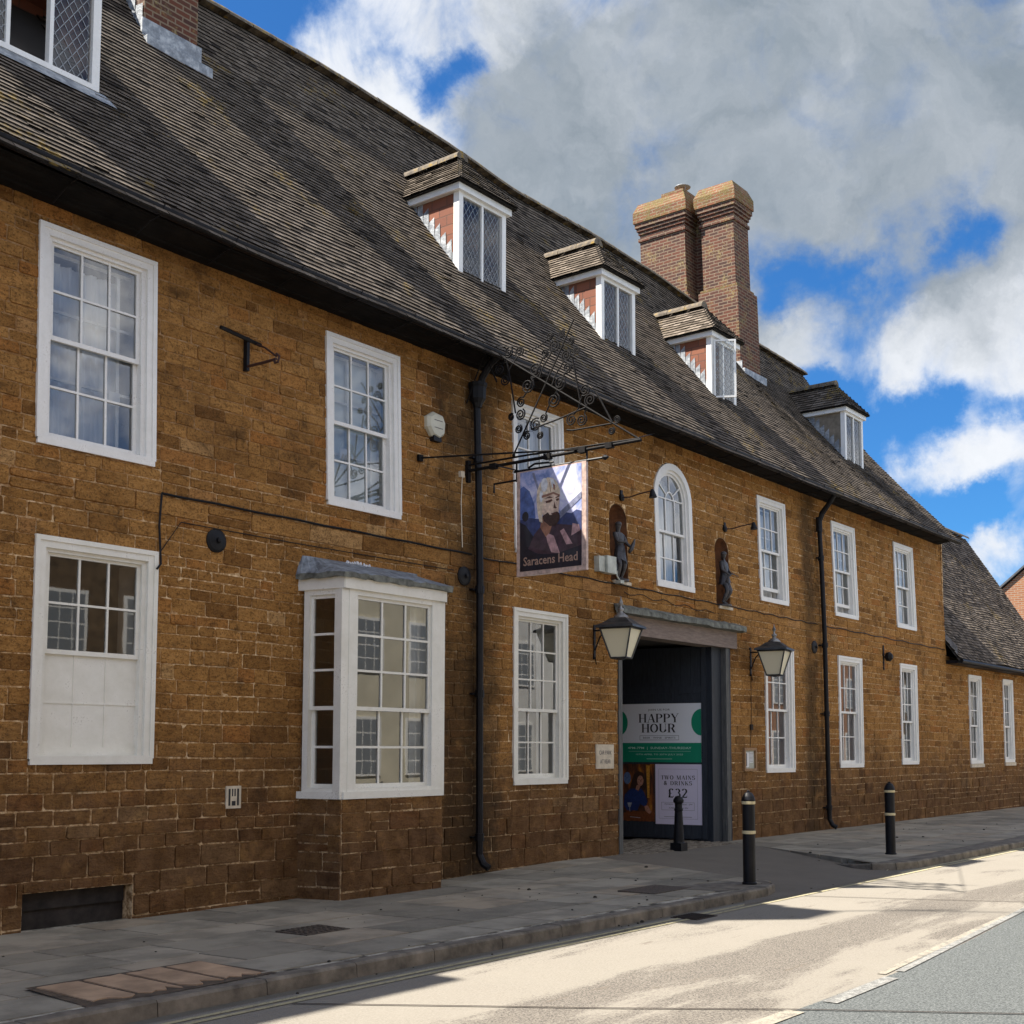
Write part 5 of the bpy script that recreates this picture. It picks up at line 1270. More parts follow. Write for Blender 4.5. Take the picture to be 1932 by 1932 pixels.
# photo poster
fb_ = thing('photo_poster', TG(0.36, 0.33, 0.0), 'dark photo poster of a smiling woman in a blue shirt on the gate', 'poster')
mb = MB(); mb.box(TG, 0.0, 0.695, 0.33, 1.355, -0.003, 0.006); link('sheet', mb, mat('warm_bar_print', lambda N, bs, P: N.set(bs.inputs['Base Color'], N.ramp(N.noise(N.vmath('MULTIPLY', P, (5.0, 5.0, 1.2)), 2.2, 4, 0.6), [(0.35, (0.02, 0.012, 0.01)), (0.5, (0.10, 0.03, 0.01)), (0.62, (0.30, 0.09, 0.01)), (0.75, (0.55, 0.28, 0.03))])), rough=0.5), fb_)
PP = lambda n, c: M.setdefault('q_' + n, mat('print_' + n, color=c, rough=0.5, noise=(30, 0.6, 1.35)))
def printed(name, mname, c, fn):
    mb = MB(); fn(mb); PP(mname, c); link(name, mb, 'q_' + mname, fb_)
printed('amber_light', 'amber', (0.55, 0.26, 0.03), lambda m: (poly(m, TG, [(0.56, 0.75), (0.60, 0.75), (0.61, 1.33), (0.54, 1.33)], 0.0075)))
printed('hair', 'hair', (0.035, 0.014, 0.008), lambda m: (poly(m, TG, [(0.20, 0.72), (0.24, 1.0), (0.30, 1.17), (0.38, 1.23), (0.47, 1.20), (0.52, 1.10), (0.53, 0.95), (0.50, 0.88), (0.36, 0.9), (0.30, 0.75)], 0.0078)))
printed('face', 'skin', (0.42, 0.20, 0.13), lambda m: (ellip(m, TG, 0.425, 1.055, 0.062, 0.092, 0.0084), poly(m, TG, [(0.36, 0.98), (0.43, 0.97), (0.39, 0.88), (0.33, 0.90)], 0.0082), poly(m, TG, [(0.50, 0.60), (0.56, 0.62), (0.64, 0.50), (0.60, 0.46), (0.52, 0.52)], 0.0086)))
printed('face_features', 'fea', (0.05, 0.015, 0.01), lambda m: (ellip(m, TG, 0.40, 1.075, 0.012, 0.006, 0.0090, 10), ellip(m, TG, 0.452, 1.082, 0.011, 0.006, 0.0090, 10), poly(m, TG, [(0.425, 1.075), (0.432, 1.075), (0.445, 1.04), (0.432, 1.036)], 0.0090)))
printed('smile', 'teeth', (0.55, 0.42, 0.38), lambda m: (poly(m, TG, [(0.405, 1.018), (0.43, 1.008), (0.46, 1.022), (0.435, 1.000)], 0.0092)))
printed('shirt', 'denim', (0.012, 0.03, 0.13), lambda m: (poly(m, TG, [(0.10, 0.62), (0.12, 0.80), (0.22, 0.90), (0.32, 0.92), (0.38, 0.86), (0.44, 0.92), (0.50, 0.84), (0.56, 0.68), (0.52, 0.58), (0.42, 0.64), (0.36, 0.52), (0.16, 0.52)], 0.0080)))
printed('blue_picture', 'bluepic', (0.10, 0.16, 0.30), lambda m: (ellip(m, TG, 0.17, 1.10, 0.07, 0.11, 0.0076)))
printed('table_top', 'table', (0.16, 0.045, 0.012), lambda m: (poly(m, TG, [(0.0, 0.34), (0.69, 0.34), (0.69, 0.52), (0.30, 0.50), (0.0, 0.46)], 0.0079), ))
printed('glassware', 'gl', (0.30, 0.32, 0.36), lambda m: (poly(m, TG, [(0.17, 0.66), (0.26, 0.66), (0.235, 0.585), (0.22, 0.575), (0.222, 0.50), (0.212, 0.50), (0.212, 0.575), (0.19, 0.585)], 0.0088), poly(m, TG, [(0.22, 0.40), (0.42, 0.385), (0.42, 0.395), (0.22, 0.41)], 0.0088)))

# ---------------------------------------------------------------- bollards
def bollard_tall():
    o = thing('bollard', (13.53, -3.60, 0.0), 'black bollard with cream bands at the rounded kerb corner left of the crossing', 'bollard', 'kerb bollards with two cream bands')
    c = (13.53, -3.60, 0)
    m = MB(); m.lathe(c, [(0.088, -0.02), (0.088, 0.02), (0.075, 0.03), (0.075, 0.985), (0.082, 0.99), (0.082, 1.01), (0.070, 1.05), (0.045, 1.09), (0.02, 1.10), (0.02, 1.115), (0.005, 1.125)], 20); link('post', m, 'black', o, smooth=False)
    for z in (0.60, 0.955): m = MB(); m.lathe((c[0], c[1], z), [(0.077, 0), (0.083, 0.005), (0.083, 0.035), (0.077, 0.04)], 20); link('band', m, 'gold', o)
    return o
b1 = bollard_tall()
dup(b1, (18.78, -3.30, 0.0), 'black bollard with cream bands on the far pavement right of the crossing')
ob = thing('bollard', (17.25, -0.42, 0.0), 'plain short black cannon bollard standing in the archway', 'bollard'); c = (17.25, -0.42, 0)
m = MB(); m.b3(c[0] - .10, c[0] + .10, c[1] - .10, c[1] + .10, -0.03, 0.13); link('foot', m, 'black', ob)
m = MB(); m.lathe((c[0], c[1], 0.13), [(0.095, 0), (0.085, 0.02), (0.062, 0.50), (0.072, 0.515), (0.072, 0.54), (0.058, 0.55), (0.058, 0.62), (0.082, 0.645), (0.085, 0.68), (0.06, 0.72), (0.015, 0.745)], 18); link('shaft', m, 'black', ob)

# ---------------------------------------------------------------- lanterns
def lantern():
    x, y = 15.48, -0.50; o = thing('wall_lantern', (x, 0, 3.3), 'black coach lantern with opal panes on the wall left of the archway', 'lantern', 'wall lanterns either side of the archway')
    a = math.radians(12)
    def sq(hw, z): return [(x + (sx * math.cos(a) - sy * math.sin(a)) * hw, y + (sx * math.sin(a) + sy * math.cos(a)) * hw, z) for sx, sy in ((-1, -1), (1, -1), (1, 1), (-1, 1))]
    zb, zt = 2.98, 3.42; wb, wt = 0.115, 0.245
    g = MB(); g.add(sq(wb, zb) + sq(wt - 0.012, zt), [(0, 1, 5, 4), (1, 2, 6, 5), (2, 3, 7, 6), (3, 0, 4, 7), (3, 2, 1, 0)]); link('opal_panes', g, 'opal', o)
    f = MB(); B, Tt = sq(wb + 0.006, zb), sq(wt, zt)
    for i in range(4):
        f.tube([B[i], Tt[i]], 0.013, 5); f.tube([B[i], B[(i + 1) % 4]], 0.014, 5); f.tube([Tt[i], Tt[(i + 1) % 4]], 0.016, 5)
    f.tube([(x, y, zb - 0.03), (x, y, zb)], [0.03, 0.09], 8)
    link('frame', f, 'lampm', o)
    h = MB(); R = [sq(wt + 0.055, zt + 0.01), sq(wt + 0.05, zt + 0.045), sq(wt - 0.03, zt + 0.085), sq(0.13, zt + 0.155), sq(0.105, zt + 0.165)]
    for p, q in zip(R, R[1:]): h.add(p + q, [(0, 1, 5, 4), (1, 2, 6, 5), (2, 3, 7, 6), (3, 0, 4, 7)])
    h.add(R[0], [(3, 2, 1, 0)]); h.add(R[-1], [(0, 1, 2, 3)]); link('hood', h, 'lampm', o)
    n = MB(); n.lathe((x, y, zt + 0.16), [(0.12, 0), (0.105, 0.035), (0.06, 0.075), (0.035, 0.085), (0.03, 0.105), (0.05, 0.125), (0.045, 0.15), (0.018, 0.165), (0.016, 0.20), (0.035, 0.225), (0.028, 0.26), (0.010, 0.29), (0.003, 0.34)], 14); link('finial', n, 'finial', o, smooth=True)
    w = MB(); w.tube([(x, y + 0.22, zt - 0.01), (x, -0.2, zt + 0.0), (x, -0.02, zt + 0.0)], 0.014, 6); w.tube([(x, -0.03, zt - 0.30), (x, -0.07, zt - 0.20), (x, -0.12, zt - 0.10), (x, -0.19, zt - 0.03), (x, -0.26, zt - 0.005)], 0.012, 6); w.b3(x - 0.022, x + 0.022, -0.026, 0, zt - 0.44, zt + 0.09); w.tube([(x, -0.03, zt - 0.40), (x, -0.05, zt - 0.52)], 0.008, 5)
    link('bracket', w, 'black', o)
    return o
l1 = lantern()
dup(l1, (20.57, 0, 3.29), 'black coach lantern with opal panes overlapping the sash window right of the archway')

# spot lamps above the niches
def spot():
    x = 16.30; o = thing('spotlight', (x, 0, 5.62), 'small black spotlight on a long arm above the left niche', 'spotlight', 'spotlights over the niches')
    y0 = lean(5.6)
    m = MB(); m.lathe((x, y0, 5.62), [(0.055, 0), (0.055, 0.045), (0.03, 0.06)], 12, axis=(0, -1, 0)); m.b3(x - 0.03, x + 0.03, y0 - 0.03, y0, 5.66, 5.74); link('wall_plate', m, 'black', o)
    m = MB(); m.tube([(x, y0 - 0.05, 5.62), (x, -0.14, 5.61), (x, -0.32, 5.64), (x, -0.50, 5.655), (x, -0.57, 5.66)], 0.011, 6); link('arm', m, 'rust', o)
    m = MB(); m.lathe((x, -0.56, 5.68), [(0.022, 0), (0.035, 0.03), (0.065, 0.13), (0.055, 0.13)], 14, axis=(0, -0.1, -1)); link('shade', m, 'black', o)
    return o
s1 = spot(); dup(s1, (19.70, 0, 5.60), 'small black spotlight on a long arm above the right niche')

# ---------------------------------------------------------------- statues
def statue(cx, z0, pose, label):
    o = thing('statue', (cx, -0.02 + lean(4.8), z0), label, 'statue')
    me = bpy.data.meshes.new('body'); b = bpy.data.objects.new('body', me); COL.objects.link(b); b.parent = o; ORG[b.name] = ORG[o.name]
    V, R, E = pose
    me.from_pydata(V, E, []); me.materials.append(M['bronze'])
    md = b.modifiers.new('skin', 'SKIN'); me.skin_vertices[0].data[0].use_root = True
    for i, r in enumerate(R): me.skin_vertices[0].data[i].radius = (r[0] * 1.22, r[1] * 1.22)
    md.use_smooth_shade = True
    sd = b.modifiers.new('sub', 'SUBSURF'); sd.levels = 2; sd.render_levels = 2
    return o, b
# joint order: 0 pelvis 1 waist 2 chest 3 neckbase 4 neck 5 head 6 crown | 7 shL 8 elL 9 wrL 10 haL | 11 shR 12 elR 13 wrR 14 haR | 15 hipL 16 knL 17 anL 18 toL | 19 hipR 20 knR 21 anR 22 toR
ED = [(0, 1), (1, 2), (2, 3), (3, 4), (4, 5), (5, 6), (2, 7), (7, 8), (8, 9), (9, 10), (2, 11), (11, 12), (12, 13), (13, 14), (0, 15), (15, 16), (16, 17), (17, 18), (0, 19), (19, 20), (20, 21), (21, 22)]
RA = [(.068, .055), (.058, .046), (.078, .052), (.042, .036), (.026, .026), (.046, .050), (.036, .04), (.034, .034), (.024, .024), (.017, .017), (.019, .015), (.034, .034), (.024, .024), (.017, .017), (.019, .015), (.05, .05), (.036, .036), (.022, .022), (.018, .016), (.05, .05), (.036, .036), (.022, .022), (.018, .016)]
V1 = [(0.0, .0, .47), (0.0, 0, .57), (-.03, 0, .68), (-.05, 0, .76), (-.06, -.01, .80), (-.075, -.03, .86), (-.08, -.025, .915), (-.13, -.0, .73), (-.15, -.07, .60), (-.06, -.12, .60), (-.02, -.14, .62), (.06, -.02, .72), (.12, -.06, .60), (.14, -.14, .53), (.15, -.17, .50), (-.05, 0, .44), (-.07, -.05, .25), (-.06, -.0, .045), (-.06, -.07, .02), (.05, 0, .44), (.08, -.05, .25), (.07, .02, .05), (.08, -.05, .02)]
V2 = [(0.02, .0, .49), (0.02, -.02, .60), (0.0, -.02, .72), (-.03, -.02, .80), (-.05, -.03, .84), (-.07, -.06, .90), (-.075, -.055, .955), (-.10, -.02, .77), (-.13, -.06, .63), (-.08, -.14, .56), (-.05, -.16, .53), (.07, -.02, .77), (.11, -.05, .63), (.06, -.13, .57), (.03, -.15, .56), (-.03, -.02, .45), (-.03, -.11, .27), (-.06, -.02, .06), (-.06, -.09, .03), (.07, -.01, .46), (.09, -.11, .26), (.02, .0, .06), (.02, -.07, .03)]
s_a, s_ab = statue(16.20, 4.27, (V1, RA, ED), 'dark bronze draped figure holding an instrument in the left niche')
s_b, s_bb = statue(19.57, 4.19, (V2, RA, ED), 'dark bronze stepping figure with bent knee in the right niche')
def at(o, mb, name, m='bronze', smooth=True):
    og = ORG[o.name]; mb.v = [(p[0] + og.x, p[1] + og.y, p[2] + og.z) for p in mb.v]; return link(name, mb, m, o, smooth=smooth)
def skirt(o, cx, cy, z1, z0, r1, r0, folds, tilt=0.0):
    m = MB(); n = 28; rows = 7
    for j in range(rows + 1):
        t = j / rows
        for i in range(n):
            a = 2 * math.pi * i / n; rr = r1 + (r0 - r1) * t + 0.010 * t * math.sin(folds * a + 3 * t)
            m.v.append((cx + rr * math.cos(a), cy + rr * 0.8 * math.sin(a), z1 + (z0 - z1) * t + tilt * math.cos(a) * t))
    for j in range(rows):
        for i in range(n): m.f.append((j * n + i, j * n + (i + 1) % n, (j + 1) * n + (i + 1) % n, (j + 1) * n + i)); m.r.append(.5)
    return at(o, m, 'drapery')
skirt(s_a, 0.0, -0.01, .56, .30, .085, .125, 9, -0.04); skirt(s_b, 0.02, -0.02, .58, .40, .085, .125, 8, 0.03)
m = MB(); m.lathe((-.075, -.03, .895), [(0.050, -.03), (0.056, 0.0), (0.05, 0.02), (0.03, .035)], 12); at(s_a, m, 'hair')
m = MB(); m.lathe((-.07, -.055, .935), [(0.052, -.04), (0.056, -.01), (0.05, 0.015), (0.02, .035)], 12); at(s_b, m, 'hair')
m = MB(); m.tube([(.15, -.19, .66), (.12, -.18, .58), (.08, -.17, .50), (.05, -.15, .44)], [.012, .03, .035, .02], 8); at(s_a, m, 'lyre')
m = MB(); m.tube([(.20, -.20, .53), (.03, -.17, .57), (-.08, -.16, .50), (-.12, -.14, .40)], [.006, .012, .014, .03], 8); at(s_b, m, 'horn')
for o_ in (s_a, s_b): m = MB(); m.lathe((0, 0.0, -0.015), [(0.15, 0), (0.15, 0.03), (0.14, 0.035)], 16); at(o_, m, 'plinth', smooth=False)

# ---------------------------------------------------------------- inn sign with scrollwork (stands at right angles to the wall)
X0 = 12.50
SG = thing('pub_sign', (X0, 0, 5.36), 'hanging painted inn sign of a bearded man under an ornate iron scroll bracket', 'pub sign')
m = MB()
m.tube([(X0, 0.03, 5.36), (X0, -2.76, 5.36)], 0.022, 8); m.tube([(X0, 0.03, 5.44), (X0, -1.0, 5.43), (X0, -2.74, 5.38)], 0.013, 6)
m.tube([(X0 - 0.95, 0.0, 5.36), (X0 - 0.45, -0.9, 5.38), (X0, -1.85, 5.38)], 0.012, 6); m.tube([(17.4, 0.06, 6.9), (X0 + 0.02, -2.72, 5.40)], 0.006, 5)
m.b3(X0 - 0.03, X0 + 0.03, -0.03, 0.03, 5.2, 5.5); m.b3(X0 - 0.99, X0 - 0.91, -0.02, 0.03, 5.32, 5.40)
for yy in (-0.45, -1.35, -1.9, -2.3): m.b3(X0 - 0.035, X0 + 0.035, yy - 0.05, yy + 0.05, 5.325, 5.395)
link('beam', m, 'iron', SG)
m = MB(); m.tube([(X0, -0.84, 5.36), (X0, -0.84, 5.10), (X0, -0.86, 5.12), (X0, -0.46, 5.12), (X0, -0.46, 5.00)], 0.014, 6); m.tube([(X0, -1.96, 5.36), (X0, -1.96, 5.22)], 0.014, 6); m.tube([(X0, -0.80, 5.235), (X0, -2.2, 5.22)], 0.016, 6); m.lathe((X0, -2.2, 5.22), [(0.02, 0), (0.035, 0.03), (0.02, 0.07), (0.004, 0.09)], 8, axis=(0, -1, 0))
m.tube([(X0 + .35, -0.82, 5.27), (X0 - .35, -0.82, 5.25)], 0.01, 5); m.tube([(X0 - 0.02, -1.05, 5.25), (X0 - 0.02, -1.15, 5.29), (X0 - .02, -1.45, 5.27)], 0.014, 5)
link('hanger', m, 'black', SG)
m = MB()
def rod(pts, r=0.012): m.tube([(X0, a, b) for a, b in pts], r, 5)
rod([(-0.29, 7.03), (-1.5, 6.21), (-2.74, 5.37)], 0.013); rod([(-1.76, 7.08), (-1.3, 6.3), (-0.81, 5.50)], 0.011)
rod([(-0.29, 6.99), (-0.40, 6.7), (-0.50, 6.5)]); rod([(-0.67, 6.76), (-0.75, 6.4), (-0.82, 6.02)]); rod([(-1.74, 6.58), (-1.82, 6.2), (-1.87, 5.95)]); rod([(-2.09, 6.09), (-2.2, 5.9), (-2.34, 5.65)]); rod([(-1.08, 5.76), (-1.5, 5.82), (-1.94, 5.90)]); rod([(-1.65, 5.66), (-1.74, 5.64), (-2.33, 5.63)]); rod([(-0.29, 7.02), (-0.5, 6.98), (-0.8, 6.92)], 0.007); rod([(-0.95, 6.80), (-1.2, 6.84), (-1.45, 6.95)], 0.007)
SP = [(-0.55, 6.66, .085), (-0.64, 6.5, .08), (-0.7, 6.87, .075), (-0.89, 6.83, .075), (-1.14, 6.54, .105), (-1.02, 6.35, .105), (-1.38, 6.94, .05), (-1.46, 6.79, .09), (-1.3, 6.73, .06), (-1.65, 6.63, .08), (-1.72, 6.81, .05), (-1.81, 6.66, .05), (-1.66, 6.47, .07), (-1.58, 6.93, .05), (-1.54, 6.29, .10), (-1.44, 6.08, .10), (-1.93, 6.13, .08), (-2.01, 5.99, .085), (-1.72, 5.78, .08), (-1.88, 5.75, .08), (-2.41, 5.67, .05), (-2.33, 5.54, .05), (-0.91, 6.15, .07), (-0.9, 5.99, .08), (-0.75, 5.98, .05), (-0.87, 5.8, .06), (-1.15, 5.81, .09), (-1.28, 5.88, .06), (-1.01, 5.69, .06), (-1.22, 5.66, .05), (-0.29, 7.12, .045)]
for k, (a, b, r) in enumerate(SP):
    # spiral whose open end starts towards the stay
    t = Vector((-2.45, -1.66)).normalized(); p0 = Vector((-0.29, 7.03)); w = Vector((a, b)) - p0; foot = p0 + t * w.dot(t); dv = foot - Vector((a, b)); ang0 = math.atan2(dv.y, dv.x); sgn = 1 if k % 2 else -1
    pts = [(a + r * (1 - q / 26) ** 0.8 * math.cos(ang0 + sgn * q * 0.52), b + r * (1 - q / 26) ** 0.8 * math.sin(ang0 + sgn * q * 0.52)) for q in range(0, 25)]
    rod(pts, 0.0105)
    d = dv.length
    if r < d < 0.5 and r > 0.055: rod([pts[0], (pts[0][0] + (foot.x - pts[0][0]) * .55 + .02 * sgn, pts[0][1] + (foot.y - pts[0][1]) * .5), (foot.x, foot.y)], 0.010)
m.lathe((X0, -0.30, 7.0), [(0.03, 0), (0.045, 0.03), (0.03, 0.06)], 8); m.tube([(X0, -0.81, 5.5), (X0, -0.79, 5.46), (X0, -0.78, 5.42)], [.006, .022, .004], 6)
m.tube([(X0, -0.29, 6.95), (X0, -0.12, 6.6), (X0, 0.03, 6.3)], 0.01, 5)
link('scrollwork', m, 'iron', SG, smooth=False)
# board: u runs from the wall side outwards, seen from the -X side
def TS(u, v, d): return (X0 - 0.022 - d, -0.88 - u * 1.06, 5.215 - 0.0 - v * 1.36)
m = MB(); m.box(lambda u, z, d: (X0 + d, -u, z), 0.86, 1.96, 3.84, 5.215, -0.022, 0.022)
link('board', m, 'frame_s', SG)
m = MB(); frame = [(0.0, 0.0), (1.0, 0.0), (1.0, 1.0), (0.0, 1.0)]
def TSS(a, b, d): return TS(0.035 + a * 0.92, 0.012 + (1 - b) * 0.955, d)     # a: 0..1 left to right, b: 0..1 bottom to top
poly(m, TSS, [(0, 0), (1, 0), (1, 1), (0, 1)], 0.002); link('painted_sky', m, 'skyp', SG)
def pt_(name, key, c, fn):
    mm = MB(); fn(mm); paint(key, c); link(name, mm, 'p_' + key, SG)
pt_('dusk_cloud', 'dusk', (0.08, 0.13, 0.33), lambda mm: poly(mm, TSS, [(0, .5), (.26, .52), (.24, .66), (.16, .80), (.06, .86), (0, .84)], 0.003))
pt_('hills', 'hills', (0.035, 0.05, 0.14), lambda mm: poly(mm, TSS, [(0, .12), (1, .12), (1, .53), (.92, .55), (.84, .52), (.74, .54), (.6, .50), (.3, .51), (.16, .53), (0, .52)], 0.004))
pt_('foreground', 'fore', (0.012, 0.012, 0.022), lambda mm: (poly(mm, TSS, [(0, 0), (1, 0), (1, .22), (.8, .25), (.5, .22), (.32, .26), (.2, .36), (.1, .46), (0, .50)], 0.005), ellip(mm, TSS, .09, .55, .055, .05, 0.005, 16)))
pt_('robe', 'robe', (0.055, 0.028, 0.040), lambda mm: poly(mm, TSS, [(.14, .22), (.24, .36), (.36, .44), (.46, .40), (.58, .44), (.72, .42), (.88, .40), (1, .34), (1, .20), (.6, .14), (.3, .16)], 0.006))
pt_('robe_folds', 'folds', (0.46, 0.27, 0.27), lambda mm: (poly(mm, TSS, [(.42, .37), (.56, .32), (.66, .14), (.52, .16), (.46, .26)], 0.007), poly(mm, TSS, [(.66, .36), (.72, .38), (.86, .22), (.76, .22)], 0.007), poly(mm, TSS, [(.86, .42), (.96, .40), (.98, .34), (.84, .30)], 0.007)))
pt_('neck', 'neck', (0.33, 0.15, 0.09), lambda mm: poly(mm, TSS, [(.36, .52), (.56, .50), (.50, .36), (.43, .32), (.34, .42)], 0.008))
pt_('face', 'face', (0.80, 0.55, 0.42), lambda mm: (ellip(mm, TSS, .49, .66, .165, .155, 0.009, 28), poly(mm, TSS, [(.33, .64), (.65, .66), (.64, .54), (.58, .49), (.50, .48), (.40, .52)], 0.0098)))
pt_('helmet', 'helm', (0.74, 0.58, 0.42), lambda mm: (poly(mm, TSS, [(.30, .56), (.28, .70), (.29, .79), (.33, .855), (.39, .895), (.47, .91), (.55, .895), (.62, .845), (.665, .76), (.66, .71), (.56, .745), (.42, .72), (.38, .62), (.36, .54)], 0.011), poly(mm, TSS, [(.30, .56), (.37, .60), (.38, .46), (.33, .48)], 0.0116)))
pt_('helmet_shine', 'shine', (0.80, 0.79, 0.84), lambda mm: (ellip(mm, TSS, .41, .84, .055, .07, 0.0125, 14), ellip(mm, TSS, .36, .73, .03, .06, 0.0125, 12), poly(mm, TSS, [(.5, .90), (.56, .88), (.60, .80), (.54, .80)], 0.0125)))
pt_('helmet_marks', 'marks', (0.32, 0.16, 0.11), lambda mm: (poly(mm, TSS, [(.49, .86), (.50, .86), (.52, .76), (.51, .76)], 0.014), poly(mm, TSS, [(.37, .71), (.56, .735), (.66, .70), (.66, .72), (.56, .755), (.37, .735)], 0.014), poly(mm, TSS, [(.55, .84), (.59, .82), (.585, .77), (.56, .78)], 0.014)))
pt_('beard', 'beard', (0.05, 0.022, 0.016), lambda mm: poly(mm, TSS, [(.38, .53), (.40, .48), (.50, .42), (.60, .42), (.655, .47), (.66, .53), (.62, .555), (.56, .55), (.55, .53), (.50, .53), (.47, .56)], 0.013))
pt_('facial_features', 'feat', (0.11, 0.045, 0.03), lambda mm: (poly(mm, TSS, [(.43, .672), (.53, .685), (.55, .672), (.50, .655), (.44, .655)], 0.0145), poly(mm, TSS, [(.60, .68), (.655, .685), (.65, .665), (.61, .66)], 0.0145), poly(mm, TSS, [(.41, .70), (.50, .715), (.56, .695), (.50, .70)], 0.0148), poly(mm, TSS, [(.59, .70), (.66, .71), (.66, .70), (.60, .69)], 0.0145), poly(mm, TSS, [(.575, .66), (.60, .60), (.62, .595), (.60, .585), (.56, .595)], 0.0145), poly(mm, TSS, [(.52, .545), (.62, .55), (.60, .53), (.54, .53)], 0.0155)))
pt_('bracket_reflection', 'reflection_bars', (0.20, 0.21, 0.30), lambda mm: (poly(mm, TSS, [(.66, .48), (1, .66), (1, .72), (.66, .55)], 0.0065), poly(mm, TSS, [(.20, .98), (.24, .98), (.44, .58), (.42, .55)], 0.0065)))  # dark bars: the iron bracket's reflection drawn into the paint
m = MB(); text_mesh(m, TSS, 'Saracens Head', .50, .055, .085, width=.88, d=0.008, bold=0.014)
link('lettering', m, mat('copper_lettering', color=(0.42, 0.27, 0.20), rough=0.4), SG)

# ---------------------------------------------------------------- small wall fittings
def on(o, *a): return o
mb = MB(); P = [(11.66, 5.80), (11.74, 5.69), (11.88, 5.66), (11.98, 5.74), (12.0, 5.90), (11.95, 6.0), (11.78, 6.02), (11.66, 5.94)]
al = thing('alarm_box', (11.83, lean(5.85), 5.85), 'cream hexagonal burglar alarm box on the upper wall beside the downpipe', 'alarm box')
mb = MB(); n = len(P); c_ = (11.83, 5.85); V = [TW(a, b, 0.0) for a, b in P] + [TW(a, b, 0.06) for a, b in P] + [TW(c_[0] + (a - c_[0]) * .82, c_[1] + (b - c_[1]) * .82, 0.10) for a, b in P]
mb.add(V, [(i, (i + 1) % n, n + (i + 1) % n, n + i) for i in range(n)] + [(n + i, n + (i + 1) % n, 2 * n + (i + 1) % n, 2 * n + i) for i in range(n)] + [tuple(range(2 * n, 3 * n))]); link('casing', mb, 'beige', al)
mb = MB(); mb.box(TW, 11.76, 11.91, 5.63, 5.70, 0.0, 0.085); link('strobe', mb, 'black', al)
mb = MB()
for z in (5.90, 5.80): mb.box(TW, 11.76, 11.92, z, z + 0.010, 0.10, 0.102)
link('printed_lines', mb, 'inkg', al)
def plate(x, z, r, lab):
    o = thing('wall_plate', (x, 0, z), lab, 'wall plate', 'round iron tie plates')
    m = MB(); m.lathe((x, 0.0, z), [(r, 0), (r, 0.02), (r * .8, 0.035), (r * .3, 0.045), (r * .25, 0.05)], 24, axis=(0, -1, 0)); link('disc', m, 'black', o)
    m = MB(); m.lathe((x, -0.045, z), [(0.028, 0), (0.028, 0.03), (0.01, 0.036)], 6, axis=(0, -1, 0)); link('nut', m, 'black', o); return o
p1 = plate(8.32, 3.84, 0.13, 'round black iron tie plate on the wall between the boarded window and the bay')
dup(p1, (12.42, 0, 3.92), 'round black iron tie plate half hidden behind the near downpipe')
dup(p1, (23.36, 0, 3.70), 'round black iron tie plate beside the far downpipe')
mb = MB(); mb.b3(26.98, 27.02, -0.03, 0.0, 3.42, 3.98); mb.lathe((27.05, -0.03, 3.72), [(0.02, 0), (0.10, 0.04), (0.11, 0.12), (0.05, 0.18)], 12, axis=(0, -1, 0))
tag(link('wall_lamp', mb, 'black', None, org=(27, 0, 3.7)), 'small dark lamp on a strap between the last two ground floor windows', 'lamp')
mb = MB(); B = thing('iron_bracket', (8.69, 0, 6.0), 'empty black iron bracket on the upper wall between two windows', 'bracket')
mb.tube([(8.30, -0.03, 6.19), (8.86, -0.035, 6.13)], 0.022, 6); mb.b3(8.67, 8.71, -0.03, 0.03, 5.80, 6.18); link('wall_bar', mb, 'black', B)
mb = MB(); mb.tube([(8.69, 0.0, 5.85), (8.69, -0.30, 5.84), (8.69, -0.50, 5.84)], 0.016, 6); mb.tube([(8.80, -0.03, 6.13), (8.74, -0.25, 6.03), (8.69, -0.50, 5.87)], 0.011, 6); mb.tube([(8.69, -0.50, 5.90), (8.69, -0.55, 5.86), (8.69, -0.53, 5.80), (8.69, -0.48, 5.80), (8.69, -0.46, 5.84)], 0.014, 6); link('arm', mb, 'rust', B)
V = thing('wall_vent', (8.62, 0, 1.08), 'small cream gas vent plate low on the wall left of the bay', 'vent'); mb = MB(); mb.box(TW, 8.52, 8.72, 0.97, 1.21, 0.0, 0.022); link('plate', mb, 'plaque', V)
mb = MB()
for u0, u1, z0, z1 in ((8.55, 8.575, 1.0, 1.18), (8.665, 8.69, 1.0, 1.18), (8.595, 8.612, 1.10, 1.18), (8.628, 8.645, 1.10, 1.18), (8.595, 8.645, 1.0, 1.05)): mb.box(TW, u0, u1, z0, z1, 0.0225, 0.024)
link('slots', mb, 'ink', V)
PQ = thing('plaque', (15.75, 0, 1.5), 'cream car park sign plate on the wall left of the archway', 'sign'); mb = MB(); mb.box(TW, 15.50, 15.98, 1.32, 1.69, 0.0, 0.03); mb.box(TW, 15.535, 15.945, 1.35, 1.66, 0.03, 0.034); link('plate', mb, 'plaque', PQ)
mb = MB(); text_mesh(mb, TW, 'CAR PARK', 15.74, 1.535, 0.062, width=0.34, d=0.036, bold=0.012); text_mesh(mb, TW, 'AT REAR', 15.74, 1.40, 0.062, width=0.29, d=0.036, bold=0.012); link('lettering', mb, 'inkg', PQ)
MC = thing('menu_case', (20.45, 0, 1.45), 'oak framed menu case on the wall right of the archway', 'menu case'); mb = MB()
for q in ((20.22, 20.70, 1.23, 1.275), (20.22, 20.70, 1.60, 1.65), (20.22, 20.27, 1.275, 1.60), (20.65, 20.70, 1.275, 1.60)): mb.box(TW, *q, 0.0, 0.055)
